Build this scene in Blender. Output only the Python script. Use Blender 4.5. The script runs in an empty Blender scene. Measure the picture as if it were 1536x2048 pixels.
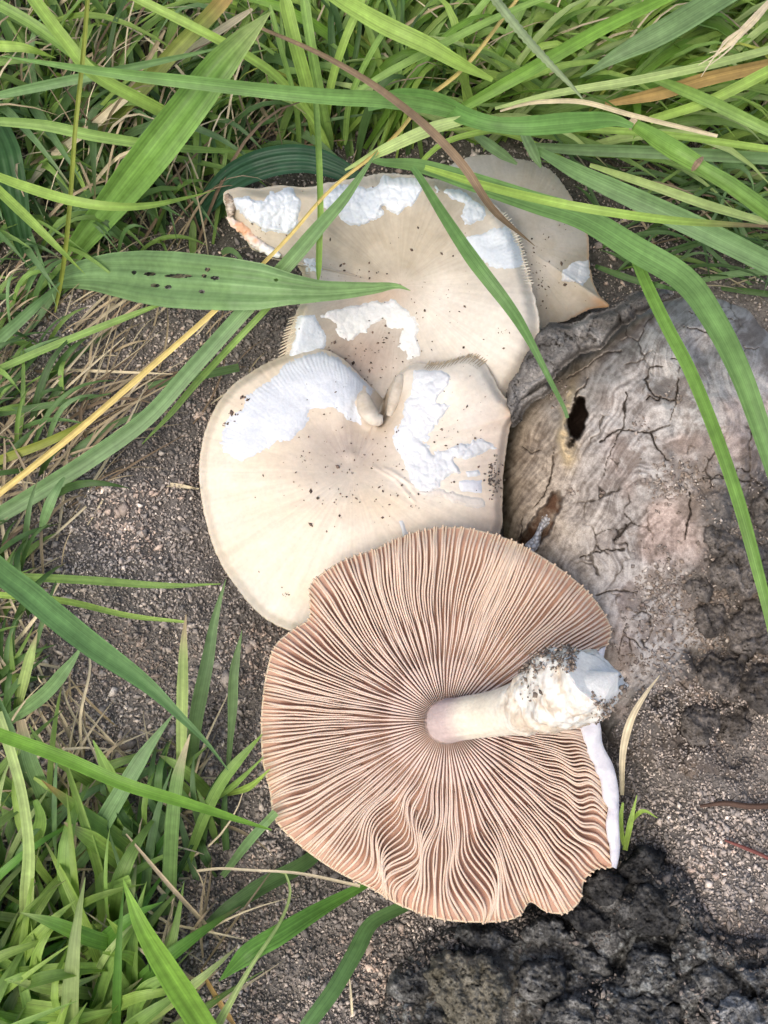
import bpy, math, random
import numpy as np
from mathutils import Matrix, Vector

random.seed(7)
rng = np.random.default_rng(11)
R = math.radians
scene = bpy.context.scene
col = scene.collection

# ------------------------------------------------------------------ camera
VFOV = 50.0
TILT = R(17)
F = 1024 / math.tan(R(VFOV / 2))          # focal length in photo pixels
DIST = 0.0002 * F                          # 0.2 mm per photo pixel at the aim point
AIM = np.array([0.0, 0.0, 0.030])
CAM = AIM + DIST * np.array([0.0, -math.sin(TILT), math.cos(TILT)])
cam_d = bpy.data.cameras.new('camera')
cam = bpy.data.objects.new('camera', cam_d)
col.objects.link(cam)
cam.location = CAM.tolist()
cam.rotation_euler = (TILT, 0, 0)
cam_d.sensor_fit = 'VERTICAL'
cam_d.angle = R(VFOV)
cam_d.clip_start = 0.01
cam_d.clip_end = 100
scene.camera = cam

# ------------------------------------------------------------------ sky, sun, exposure
SUN_EL, SUN_AZ = R(58), R(215)             # azimuth: where the light comes from, clockwise from +y
world = bpy.data.worlds.new('World')
scene.world = world
world.use_nodes = True
wn = world.node_tree
bg = wn.nodes['Background']
sky = wn.nodes.new('ShaderNodeTexSky')
sky.sky_type = 'NISHITA'
sky.sun_disc = False
sky.sun_elevation = SUN_EL
sky.sun_rotation = SUN_AZ
sky.dust_density = 4.0
sky.air_density = 1.0
sky.ozone_density = 0.6
wn.links.new(sky.outputs[0], bg.inputs[0])
bg.inputs[1].default_value = 0.15
sun_d = bpy.data.lights.new('sun', 'SUN')
sun_d.energy = 1.5
sun_d.angle = R(38)
sun_d.color = (1.0, 0.93, 0.82)
sun = bpy.data.objects.new('sun', sun_d)
col.objects.link(sun)
sdir = Vector((math.sin(SUN_AZ) * math.cos(SUN_EL), math.cos(SUN_AZ) * math.cos(SUN_EL), math.sin(SUN_EL)))
sun.rotation_euler = sdir.to_track_quat('Z', 'Y').to_euler()
vs = scene.view_settings
vs.view_transform = 'Standard'
vs.look = 'None'
vs.exposure = 0.52
vs.gamma = 1.0
vs.use_curve_mapping = False
scene.cycles.max_bounces = 6
scene.cycles.diffuse_bounces = 4
scene.cycles.transparent_max_bounces = 4

# ------------------------------------------------------------------ numeric helpers
ct, st = math.cos(TILT), math.sin(TILT)

def W(px, py, z):
    """photo pixel + height in mm -> world point (m)"""
    px = np.asarray(px, float); py = np.asarray(py, float); z = np.asarray(z, float)
    x = (px - 768) / F
    y = -(py - 1024) / F
    dx, dy, dz = x, y * ct + st, y * st - ct
    t = (z * 0.001 - CAM[2]) / dz
    return np.stack([CAM[0] + t * dx, CAM[1] + t * dy, np.broadcast_to(z * 0.001, t.shape)], -1)

def mmpx(P):
    """metres per photo pixel at a world point"""
    d = CAM - P
    depth = d[..., 1] * (-st) + d[..., 2] * ct
    return depth / F

def PX(P):
    d = P - CAM
    depth = d[..., 1] * st - d[..., 2] * ct
    up = d[..., 1] * ct + d[..., 2] * st
    return 768 + d[..., 0] / depth * F, 1024 - up / depth * F

def _hash(ix, iy, seed):
    h = (ix.astype(np.int64) * 374761393 + iy.astype(np.int64) * 668265263 + seed * 1274126177) & 0x7fffffff
    h = ((h ^ (h >> 13)) * 1274126177) & 0x7fffffff
    h = h ^ (h >> 16)
    return (h & 0xffff) / 65535.0

def vnoise(x, y, seed=0):
    x = np.asarray(x, float); y = np.asarray(y, float)
    ix = np.floor(x); iy = np.floor(y)
    fx = x - ix; fy = y - iy
    fx = fx * fx * fx * (fx * (fx * 6 - 15) + 10); fy = fy * fy * fy * (fy * (fy * 6 - 15) + 10)
    ix = ix.astype(np.int64); iy = iy.astype(np.int64)
    a = _hash(ix, iy, seed); b = _hash(ix + 1, iy, seed); c = _hash(ix, iy + 1, seed); d = _hash(ix + 1, iy + 1, seed)
    return (a * (1 - fx) + b * fx) * (1 - fy) + (c * (1 - fx) + d * fx) * fy

def fbm(x, y, scale, seed=0, oct=4, gain=0.5):
    s = 0; a = 1.0; n = 0; f = 1.0 / scale
    for o in range(oct):
        s = s + a * (vnoise(np.asarray(x) * f + 17.3 * o, np.asarray(y) * f - 9.1 * o, seed + o * 13) * 2 - 1)
        n += a; a *= gain; f *= 2.03
    return s / n * 1.6

def worley(x, y, scale, seed=0, jit=0.9):
    x = np.asarray(x, float) / scale; y = np.asarray(y, float) / scale
    ix = np.floor(x); iy = np.floor(y)
    f1 = np.full(x.shape, 9.0); f2 = np.full(x.shape, 9.0); rid = np.zeros(x.shape)
    for ox in (-1, 0, 1):
        for oy in (-1, 0, 1):
            jx = (ix + ox).astype(np.int64); jy = (iy + oy).astype(np.int64)
            qx = jx + 0.5 + (_hash(jx, jy, seed) - 0.5) * jit
            qy = jy + 0.5 + (_hash(jx, jy, seed + 71) - 0.5) * jit
            d = np.hypot(qx - x, qy - y)
            m = d < f1
            f2 = np.where(m, f1, np.minimum(f2, d)); rid = np.where(m, _hash(jx, jy, seed + 37), rid)
            f1 = np.where(m, d, f1)
    return f1, f2, rid

def sstep(a, b, x):
    t = np.clip((np.asarray(x, float) - a) / (b - a), 0, 1)
    return t * t * (3 - 2 * t)

def mix(a, b, t):
    t = np.asarray(t)[..., None]
    return np.asarray(a) * (1 - t) + np.asarray(b) * t

def spline(pts, n, closed=False):
    p = np.asarray(pts, float)
    if closed:
        q = np.vstack([p[-1], p, p[0], p[1]])
    else:
        q = np.vstack([2 * p[0] - p[1], p, 2 * p[-1] - p[-2]])
    out = []
    m = len(p) if closed else len(p) - 1
    k = 16
    for i in range(m):
        a, b, c, d = q[i], q[i + 1], q[i + 2], q[i + 3]
        t = np.linspace(0, 1, k, endpoint=False)[:, None]
        out.append(0.5 * (2 * b + (c - a) * t + (2 * a - 5 * b + 4 * c - d) * t ** 2 + (3 * b - a - 3 * c + d) * t ** 3))
    o = np.vstack(out + ([] if closed else [p[-1:]]))
    if closed:
        o = np.vstack([o, o[:1]])
    s = np.r_[0, np.cumsum(np.linalg.norm(np.diff(o[:, :2], axis=0), axis=1) + 1e-9)]
    u = np.linspace(0, s[-1], n)
    return np.stack([np.interp(u, s, o[:, k]) for k in range(o.shape[1])], -1)

def poly_sd(px, py, poly):
    """signed distance to a polygon, positive inside (pixels)"""
    p = np.asarray(poly, float)
    px = np.asarray(px, float); py = np.asarray(py, float)
    best = np.full(px.shape, 1e9); ins = np.zeros(px.shape, bool)
    for i in range(len(p)):
        a = p[i]; b = p[(i + 1) % len(p)]
        e = b - a
        t = np.clip(((px - a[0]) * e[0] + (py - a[1]) * e[1]) / (e @ e + 1e-9), 0, 1)
        best = np.minimum(best, np.hypot(px - a[0] - t * e[0], py - a[1] - t * e[1]))
        if a[1] != b[1]:
            c = (a[1] > py) != (b[1] > py)
            xx = (b[0] - a[0]) * (py - a[1]) / (b[1] - a[1]) + a[0]
            ins ^= c & (px < xx)
    return np.where(ins, best, -best)

def line_d(px, py, pts):
    p = np.asarray(pts, float)
    best = np.full(np.shape(px), 1e9)
    for a, b in zip(p[:-1], p[1:]):
        e = b - a
        t = np.clip(((px - a[0]) * e[0] + (py - a[1]) * e[1]) / (e @ e + 1e-9), 0, 1)
        best = np.minimum(best, np.hypot(px - a[0] - t * e[0], py - a[1] - t * e[1]))
    return best

# ------------------------------------------------------------------ object helpers
def mesh_from(name, V, faces_list, smooth=True, attrs=None):
    me = bpy.data.meshes.new(name)
    V = np.ascontiguousarray(V, np.float32)
    me.vertices.add(len(V)); me.vertices.foreach_set('co', V.ravel())
    fl = [np.asarray(f, np.int32) for f in faces_list if len(f)]
    loops = np.concatenate([f.ravel() for f in fl])
    tot = np.concatenate([np.full(len(f), f.shape[1], np.int32) for f in fl])
    start = np.r_[0, np.cumsum(tot)[:-1]].astype(np.int32)
    me.loops.add(len(loops)); me.loops.foreach_set('vertex_index', loops)
    me.polygons.add(len(tot)); me.polygons.foreach_set('loop_start', start)
    if smooth:
        me.polygons.foreach_set('use_smooth', np.ones(len(tot), bool))
    for k, a in (attrs or {}).items():
        a = np.asarray(a, np.float32)
        if a.ndim == 1:
            at = me.attributes.new(k, 'FLOAT', 'POINT'); at.data.foreach_set('value', a)
        elif k == 'col':
            at = me.attributes.new(k, 'FLOAT_COLOR', 'POINT')
            at.data.foreach_set('color', np.c_[a, np.ones(len(a))].astype(np.float32).ravel())
        else:
            if a.shape[1] == 2:
                a = np.c_[a, np.zeros(len(a))].astype(np.float32)
            at = me.attributes.new(k, 'FLOAT_VECTOR', 'POINT'); at.data.foreach_set('vector', a.ravel())
    me.update(calc_edges=True)
    me.validate()
    return me

def tag(o, label=None, cat=None, group=None, kind=None):
    if label: o['label'] = label
    if cat: o['category'] = cat
    if group: o['group'] = group
    if kind: o['kind'] = kind
    return o

def obj(name, V, faces, mat, parent=None, smooth=True, attrs=None, origin=None):
    V = np.asarray(V, float)
    if parent is not None:
        org = np.array(parent['_org'])
    else:
        org = np.asarray(origin, float) if origin is not None else np.zeros(3)
    me = mesh_from(name, V - org, faces, smooth, attrs)
    o = bpy.data.objects.new(name, me)
    col.objects.link(o)
    me.materials.append(mat)
    if parent is not None:
        o.parent = parent
    else:
        o.location = org.tolist()
    o['_org'] = org.tolist()
    return o

def thing(name, label, cat, org, group=None):
    o = bpy.data.objects.new(name, None)
    o.empty_display_size = 0.01
    col.objects.link(o)
    o.location = [float(v) for v in org]
    o['_org'] = [float(v) for v in org]
    return tag(o, label, cat, group)

def grid_faces(nu, nv, close_v=False):
    i = np.arange(nu - 1)[:, None]; j = np.arange(nv if close_v else nv - 1)[None, :]
    j2 = (j + 1) % nv
    a = i * nv + j; b = i * nv + j2; c = (i + 1) * nv + j2; d = (i + 1) * nv + j
    return np.stack([a, b, c, d], -1).reshape(-1, 4)

HC = 8
HM = np.full((2048 // HC + 80, 1536 // HC + 80), -50.0)      # obstacle heights seen per pixel cell (mm)
def splat(px, py, z):
    i = np.clip((np.asarray(py).ravel() / HC + 40).astype(int), 0, HM.shape[0] - 1)
    j = np.clip((np.asarray(px).ravel() / HC + 40).astype(int), 0, HM.shape[1] - 1)
    np.maximum.at(HM, (i, j), np.asarray(z).ravel())
def obst(px, py):
    i = (np.asarray(py) / HC + 40).astype(int); j = (np.asarray(px) / HC + 40).astype(int)
    r = np.full(np.shape(px), -50.0)
    for a in (-1, 0, 1):
        for b in (-1, 0, 1):
            r = np.maximum(r, HM[np.clip(i + a, 0, HM.shape[0] - 1), np.clip(j + b, 0, HM.shape[1] - 1)])
    return r

# ------------------------------------------------------------------ materials
class NT:
    def __init__(self, name):
        self.m = bpy.data.materials.new(name); self.m.use_nodes = True
        self.t = self.m.node_tree; self.n = self.t.nodes; self.b = self.n['Principled BSDF']
        self.out = self.n['Material Output']
    def add(self, typ, **kw):
        x = self.n.new(typ)
        for k, v in kw.items():
            if k.startswith('i_'):
                x.inputs[k[2:].replace('_', ' ')].default_value = v
            else:
                setattr(x, k, v)
        return x
    def link(self, a, b): self.t.links.new(a, b)
    def attr(self, name): return self.add('ShaderNodeAttribute', attribute_name=name)
    def noise(self, scale, detail=4, rough=0.55, vec=None):
        x = self.add('ShaderNodeTexNoise'); x.inputs['Scale'].default_value = scale
        x.inputs['Detail'].default_value = detail; x.inputs['Roughness'].default_value = rough
        if vec is None:
            vec = self.add('ShaderNodeTexCoord').outputs['Object']
        self.link(vec, x.inputs['Vector'])
        return x
    def ramp(self, src, stops):
        r = self.add('ShaderNodeValToRGB'); e = r.color_ramp.elements
        while len(e) < len(stops): e.new(0.5)
        for el, (p, c) in zip(e, stops):
            el.position = p; el.color = (c if len(c) == 4 else (*c, 1)) if hasattr(c, '__len__') else (c, c, c, 1)
        self.link(src, r.inputs[0]); return r
    def mixc(self, fac, a, b, mode='MIX'):
        x = self.add('ShaderNodeMix', data_type='RGBA', blend_type=mode)
        for s, v in ((0, fac), (6, a), (7, b)):
            if hasattr(v, 'is_output'): self.link(v, x.inputs[s])
            elif s == 0: x.inputs[s].default_value = v
            else: x.inputs[s].default_value = (*v, 1)
        return x.outputs[2]
    def bump(self, h, strength, dist):
        x = self.add('ShaderNodeBump'); x.inputs['Strength'].default_value = strength
        x.inputs['Distance'].default_value = dist
        self.link(h, x.inputs['Height']); self.link(x.outputs[0], self.b.inputs['Normal']); return x

def attr_mat(name, rough=0.8, nscale=900, namt=0.35, bump=0.4, bdist=0.0004, spec=0.3, bscale=None, sss=0.0, sscol=(1, .5, .3)):
    M = NT(name)
    a = M.attr('col')
    n = M.noise(nscale, 5, 0.6)
    r = M.ramp(n.outputs[0], [(0.3, 1 - namt), (0.7, 1 + namt)])
    c = M.mixc(1.0, a.outputs['Color'], r.outputs[0], 'MULTIPLY')
    M.link(c, M.b.inputs['Base Color'])
    M.b.inputs['Roughness'].default_value = rough
    M.b.inputs['Specular IOR Level'].default_value = spec
    n2 = M.noise(bscale or nscale * 1.3, 6, 0.65)
    M.bump(n2.outputs[0], bump, bdist)
    if sss:
        M.b.inputs['Subsurface Weight'].default_value = sss
        M.b.inputs['Subsurface Radius'].default_value = sscol
        M.b.inputs['Subsurface Scale'].default_value = 0.002
    return M.m

M_soil = attr_mat('soil', 0.95, 700, 0.5, 1.0, 0.0012, 0.1)
M_flake = attr_mat('soil_flake', 0.9, 1500, 0.3, 0.5, 0.0002, 0.15)
M_cap = attr_mat('mushroom_skin', 0.5, 500, 0.07, 0.22, 0.0004, 0.35, 700, 0.25, (1.0, 0.55, 0.3))
M_flesh = attr_mat('mushroom_flesh', 0.8, 900, 0.06, 0.3, 0.0005, 0.2, 1100, 0.3, (1.0, 0.7, 0.5))
M_gill = attr_mat('gill', 0.7, 600, 0.08, 0.12, 0.0002, 0.25, None, 0.2, (1.0, 0.45, 0.25))
M_stem = attr_mat('stem', 0.65, 700, 0.10, 0.4, 0.0005, 0.25, 900, 0.2, (1.0, 0.6, 0.4))
M_wood = attr_mat('weathered_wood', 0.85, 1800, 0.25, 0.5, 0.0004, 0.2, 2200)
M_bark = attr_mat('grey_bark', 0.95, 900, 0.45, 1.0, 0.0010, 0.1)
M_char = attr_mat('charred_wood', 0.95, 900, 0.5, 1.0, 0.0012, 0.08)

def grass_mat(name, transl=0.35, rough=0.45):
    M = NT(name)
    a = M.attr('col'); uv = M.attr('leaf_uv')
    sep = M.add('ShaderNodeSeparateXYZ'); M.link(uv.outputs['Vector'], sep.inputs[0])
    # parallel veins running along the blade
    cmb = M.add('ShaderNodeCombineXYZ')
    mv = M.add('ShaderNodeMath', operation='MULTIPLY'); M.link(sep.outputs['Y'], mv.inputs[0]); mv.inputs[1].default_value = 9.0
    mu = M.add('ShaderNodeMath', operation='MULTIPLY'); M.link(sep.outputs['X'], mu.inputs[0]); mu.inputs[1].default_value = 0.22
    M.link(mu.outputs[0], cmb.inputs[0]); M.link(mv.outputs[0], cmb.inputs[1]); M.link(sep.outputs['Z'], cmb.inputs[2])
    n = M.noise(1.0, 3, 0.5, cmb.outputs[0])
    n2 = M.noise(260, 4, 0.6)
    r = M.ramp(n.outputs[0], [(0.3, 0.78), (0.7, 1.25)])
    r2 = M.ramp(n2.outputs[0], [(0.3, 0.86), (0.72, 1.14)])
    c = M.mixc(1.0, a.outputs['Color'], r.outputs[0], 'MULTIPLY')
    c = M.mixc(1.0, c, r2.outputs[0], 'MULTIPLY')
    M.link(c, M.b.inputs['Base Color'])
    M.b.inputs['Roughness'].default_value = rough
    M.b.inputs['Specular IOR Level'].default_value = 0.35
    M.bump(n.outputs[0], 0.35, 0.0004)
    tr = M.add('ShaderNodeBsdfTranslucent')
    g = M.mixc(1.0, c, (1.25, 1.2, 0.55), 'MULTIPLY'); M.link(g, tr.inputs[0])
    mx = M.add('ShaderNodeMixShader'); mx.inputs[0].default_value = transl
    M.link(M.b.outputs[0], mx.inputs[1]); M.link(tr.outputs[0], mx.inputs[2])
    M.link(mx.outputs[0], M.out.inputs[0])
    return M.m
M_grass = grass_mat('grass_blade', 0.4)
M_straw = grass_mat('dry_grass', 0.15, 0.7)

# ------------------------------------------------------------------ ground
def ground_z(x, y):
    """height in mm at world x, y (m)"""
    gx = 768 + np.asarray(x) / 0.000214; gy = 1024 - np.asarray(y) / 0.000222
    z = 3.0 * fbm(gx, gy, 260, 3, 4) + 1.9 * fbm(gx, gy, 46, 5, 3)
    z = z + 20 * sstep(1120, 1380, gx) * sstep(1000, 1300, gy) * (1 - 0.4 * sstep(1700, 2000, gy))
    z = z + 5 * np.exp(-((gx - 250) / 90) ** 2 - ((gy - 930) / 60) ** 2)
    z = z + 6 * np.exp(-((gx - 690) / 70) ** 2 - ((gy - 1900) / 60) ** 2)
    z = z + 5 * np.exp(-((gx - 215) / 45) ** 2 - ((gy - 1980) / 50) ** 2)
    return z

def on_ground(px, py):
    z = np.zeros(np.shape(px))
    for _ in range(3):
        P = W(px, py, z); z = ground_z(P[..., 0], P[..., 1])
    return z

def build_ground():
    fine = np.arange(-0.30, 0.3001, 0.0016)
    out = np.array([0.35, 0.45, 0.7, 1.2, 3, 8, 20])
    ax = np.r_[-out[::-1], fine, out]
    X, Y = np.meshgrid(ax, ax * 1.0, indexing='ij')
    Z = ground_z(X, Y)
    gx = 768 + X / 0.000214; gy = 1024 - Y / 0.000222
    n = fbm(gx, gy, 160, 21, 4)
    brown = sstep(-0.2, 0.5, fbm(gx, gy, 220, 44, 3))
    c = mix([0.135, 0.122, 0.113], [0.22, 0.197, 0.178], np.clip(0.5 + 0.5 * n, 0, 1) * 0.6 + 0.4 * brown)
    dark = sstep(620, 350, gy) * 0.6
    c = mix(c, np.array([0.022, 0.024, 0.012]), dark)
    V = np.stack([X, Y, Z * 0.001], -1).reshape(-1, 3)
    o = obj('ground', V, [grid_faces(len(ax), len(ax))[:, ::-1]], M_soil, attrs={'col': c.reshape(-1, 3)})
    tag(o, 'dark crumbly soil under the grass and mushrooms', None, None, 'structure')
build_ground()

# ------------------------------------------------------------------ weathered log
LOG_POLY = [(1003, 960), (1004, 900), (1022, 835), (1045, 790), (1085, 755), (1140, 722), (1205, 672), (1270, 625), (1330, 600), (1390, 588), (1450, 598),
            (1500, 628), (1540, 668), (1620, 710), (1760, 740), (1800, 1600), (1500, 1590), (1300, 1570), (1215, 1480), (1150, 1330), (1060, 1180), (1012, 1080)]
CRACKS = [[(1200, 880), (1235, 860), (1300, 862), (1340, 850)], [(1305, 862), (1315, 900), (1340, 925)], [(1255, 785), (1245, 850), (1215, 920), (1210, 950)],
          [(1345, 720), (1365, 725), (1350, 800), (1340, 845)], [(1180, 760), (1150, 790), (1145, 800)], [(1240, 700), (1200, 715), (1130, 760)],
          [(1110, 890), (1105, 935), (1095, 970), (1080, 1000), (1050, 1030), (1035, 1080)], [(1110, 890), (1130, 870)], [(1045, 890), (1060, 905), (1080, 900)],
          [(1375, 985), (1380, 1030), (1370, 1080)], [(1160, 1115), (1200, 1105), (1250, 1100)], [(1190, 1190), (1230, 1180), (1270, 1185)],
          [(1400, 960), (1470, 955), (1536, 975)], [(1290, 800), (1300, 790), (1310, 800), (1320, 790)], [(1255, 1050), (1230, 1080)],
          [(1330, 730), (1300, 735), (1290, 760), (1310, 790), (1350, 800)], [(1420, 1080), (1440, 1110), (1480, 1130), (1520, 1120)],
          [(1380, 620), (1420, 640), (1470, 640)], [(1365, 655), (1410, 665), (1430, 680)]]

def log_fields(px, py):
    sd = poly_sd(px, py, LOG_POLY) + 5 * fbm(px, py, 60, 91, 3)
    base = 30 + 46 * np.exp(-((px - 1400) / 330) ** 2 - ((py - 800) / 320) ** 2)
    base = base - 10 * sstep(1250, 1560, py)
    w = 150 - 60 * sstep(1100, 1300, px)
    t = np.clip(sd / w, 0, 1)
    h = base * np.sqrt(np.clip(1 - (1 - t) ** 2, 0, 1))
    # flow coordinates of the grain: swirls round the dome and its knots
    ang = R(58) + 0.5 * fbm(px, py, 300, 8, 2) - 0.55 * sstep(1330, 1500, px) + 0.3 * sstep(900, 1150, py)
    u = px * np.cos(R(58)) - py * np.sin(R(58)); v = px * np.sin(R(58)) + py * np.cos(R(58))
    v = v + 55 * fbm(px, py, 260, 31, 3) + 12 * fbm(px, py, 70, 32, 2)
    for kx, ky, kr, ka in ((1410, 690, 75, 60), (1315, 810, 45, 36), (1215, 775, 36, 26), (1250, 985, 40, 24), (1470, 840, 70, -50), (1270, 1110, 40, 18)):
        g = np.exp(-((px - kx) ** 2 + (py - ky) ** 2) / kr ** 2)
        v = v + ka * g; u = u + ka * 0.5 * g
    grain = fbm(v, u / 22, 5.5, 40, 4, 0.65)
    grain2 = fbm(v, u / 6, 30, 43, 3)
    h = h + (0.28 * grain + 0.30 * grain2 + 4.2 * fbm(px, py, 130, 50, 2) + 1.1 * fbm(px, py, 34, 52, 3)) * sstep(0, 40, sd)
    # bumps and hollows
    for kx, ky, kr, ka in ((1410, 690, 34, -9), (1318, 808, 26, 3.5), (1215, 778, 26, 3.0), (1330, 755, 34, -2.5), (1280, 985, 40, 2.0), (1440, 830, 60, 4), (1380, 905, 50, -3),
                           (1290, 1180, 40, -3)):
        h = h + ka * np.exp(-(((px - kx) ** 2 + (py - ky) ** 2) / kr ** 2) ** 1.5)
    # lips round the two rot holes
    a = R(12); ex = (px - 1157) * math.cos(a) + (py - 832) * math.sin(a); ey = -(px - 1157) * math.sin(a) + (py - 832) * math.cos(a)
    q = np.hypot(ex / 17, ey / 46) + 0.34 * fbm(px, py, 30, 61, 4)
    hole = 1 - sstep(0.85, 1.12, q)
    h = h - 30 * hole + (4.0 + 2.5 * fbm(px, py, 18, 66, 3)) * np.exp(-((q - 1.6) / 0.5) ** 2) * sstep(1165, 1135, px)
    a = R(32); ex = (px - 1083) * math.cos(a) + (py - 1045) * math.sin(a); ey = -(px - 1083) * math.sin(a) + (py - 1045) * math.cos(a)
    q2 = np.hypot(ex / 24, ey / 72) + 0.30 * fbm(px, py, 30, 62, 4)
    slit = 1 - sstep(0.8, 1.05, q2)
    h = h - 9 * slit
    # cracks
    wob = 5 * fbm(px, py, 26, 70, 3); wob2 = 5 * fbm(px, py, 26, 75, 3)
    cd = np.full(np.shape(px), 99.0)
    for c in CRACKS:
        cd = np.minimum(cd, line_d(px + wob, py + wob2, c))
    wx = px + 16 * fbm(px, py, 45, 171, 3); wy = py + 16 * fbm(px, py, 45, 172, 3)
    e1, e2, _ = worley(wx, wy, 62, 173)
    fine = (e2 - e1) * 31
    gate = sstep(0.52, 0.70, vnoise(px / 85, py / 85, 174) * 0.6 + 0.4 * vnoise(px / 30, py / 30, 175))
    wid = 0.5 + 1.9 * vnoise(px / 24, py / 24, 77) ** 1.5
    crack = (1 - sstep(wid * 0.5, wid * 1.4, cd)) * sstep(0.12, 0.36, vnoise(px / 34, py / 34, 79) + 0.08)
    crack = np.maximum(crack, (1 - sstep(0.4, 1.5, fine)) * gate * 0.8 * sstep(1120, 1200, px))
    # crust of dark lumps at the lower right
    crust = sstep(1360, 1440, px + 30 * fbm(px, py, 90, 81, 3)) * sstep(880, 1000, py + 40 * fbm(px, py, 90, 83, 3))
    crust = np.maximum(crust, sstep(1330, 1440, py + 70 * fbm(px, py, 120, 85, 3) + 0.35 * (px - 1300)) * sstep(1190, 1260, px))
    wx = px + 14 * fbm(px, py, 50, 86, 3); wy = py + 14 * fbm(px, py, 50, 87, 3)
    wx = px + 40 * fbm(px, py, 90, 86, 4, .6); wy = py + 40 * fbm(px, py, 90, 87, 4, .6)
    f1, f2, rid = worley(wx, wy, 120, 88)
    lump = (rid - 0.4) * 11 + 5 * (1 - 1.5 * f1 * f1) - 3.5 + 3.2 * fbm(px, py, 36, 89, 5, .62)
    h = h + crust * lump - 3.0 * crack
    h = np.where(sd < 0, np.maximum(sd * 0.5, -14) , h)
    return dict(h=h, sd=sd, grain=grain, grain2=grain2, hole=hole, slit=slit, crack=crack, crust=crust, rid=rid, f=f2 - f1, q=q, v=v)

def log_z(px, py):
    return log_fields(px, py)['h']

log = thing('weathered_log', 'weathered grey log with swirling grain and rot holes beside the mushrooms', 'log', W(1400, 1050, 0))
def build_log():
    xs = np.r_[np.arange(960, 1560, 1.8), np.arange(1560, 1790, 5)]; ys = np.arange(555, 1640, 1.8)
    X, Y = np.meshgrid(xs, ys, indexing='ij')
    f = log_fields(X, Y)
    splat(X, Y, f['h'])
    n1 = fbm(X, Y, 150, 101, 4); n2 = fbm(X, Y, 60, 103, 4); n3 = fbm(X, Y, 14, 105, 3)
    mott = fbm(X, Y, 90, 107, 5, .6)
    c = mix([0.15, 0.130, 0.117], [0.45, 0.420, 0.395], np.clip(0.58 + 0.46 * f['grain'] + 0.10 * f['grain2'] + 0.45 * mott + 0.25 * fbm(X, Y, 7, 109, 2), 0, 1))
    c = mix(c, c * np.array([1.03, 0.86, 0.80]), 0.8 * sstep(0.05, 0.7, n1) * sstep(1180, 1260, X))   # pinkish patches
    tan = sstep(260, 40, X - 990 + 60 * n1) * 0.9
    c = mix(c, c * np.array([1.02, 0.90, 0.72]), tan)                                      # tan left flank
    c = mix(c, np.array([0.16, 0.125, 0.105]), 0.65 * sstep(0.15, 0.6, n2 + 0.35 * n3 + 0.5 * np.exp(-((X - 1325) / 60) ** 2 - ((Y - 1190) / 80) ** 2)) * sstep(1150, 1250, X))
    c = mix(c, np.array([0.10, 0.10, 0.085]), 0.15 * sstep(0.15, 0.6, fbm(X, Y, 50, 111, 4)) * sstep(800, 640, Y))   # lichen-grey top
    c = mix(c, np.array([0.46, 0.36, 0.22]), np.clip(0.95 + 0.4 * n3, 0, 1) * np.exp(-((f['q'] - 1.6) / 0.6) ** 2) * sstep(1168, 1136, X))        # ochre crumbly lip
    c = mix(c, np.array([0.075, 0.066, 0.060]), f['crust'] * (0.7 + 0.3 * f['rid']))
    c = mix(c, np.array([0.22, 0.175, 0.14]), f['crust'] * 0.55 * sstep(0.1, 0.6, n2))
    c = mix(c, np.array([0.10, 0.055, 0.035]), f['slit'] * np.clip(0.75 + 0.5 * n3, 0, 1))
    c = mix(c, np.array([0.035, 0.022, 0.016]), f['hole'])
    c = mix(c, np.array([0.04, 0.032, 0.028]), f['crack'] * 0.9)
    V = W(X, Y, f['h']).reshape(-1, 3)
    nx, ny = X.shape
    top = grid_faces(nx, ny)
    # keep only what is part of the log and close it with a skirt below the soil
    keep = (f['sd'].reshape(-1)[top] > -40).all(1)
    obj('wood', V, [top[keep]], M_wood, log, attrs={'col': c.reshape(-1, 3)})
    # pale fungus crust inside the slit
    n = 60
    p = spline([(1100, 1020), (1092, 1040), (1080, 1060), (1070, 1085), (1056, 1098)], n)
    s = np.linspace(-1, 1, 15)
    t = np.gradient(p, axis=0); t /= np.linalg.norm(t, axis=1)[:, None]
    nrm = np.stack([-t[:, 1], t[:, 0]], -1)
    wpx = 9 + 3 * np.sin(np.linspace(0, 9, n))
    PXX = p[:, 0][:, None] + nrm[:, 0][:, None] * s * wpx[:, None]; PYY = p[:, 1][:, None] + nrm[:, 1][:, None] * s * wpx[:, None]
    f1, f2, _ = worley(PXX, PYY, 9, 5)
    z = log_z(p[:, 0], p[:, 1]).mean() + 1 + 4.5 * np.sqrt(np.clip(1 - s ** 2, 0, 1))[None, :] * np.sin(np.linspace(0.1, 3.04, n))[:, None] ** 0.5 + 1.2 * sstep(0, .4, f2 - f1)
    cc = mix([0.30, 0.30, 0.31], [0.52, 0.53, 0.56], sstep(0, .5, f2 - f1))
    obj('fungus_crust', W(PXX, PYY, z).reshape(-1, 3), [grid_faces(n, 15)], M_flesh, log, attrs={'col': cc.reshape(-1, 3)})
build_log()

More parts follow.
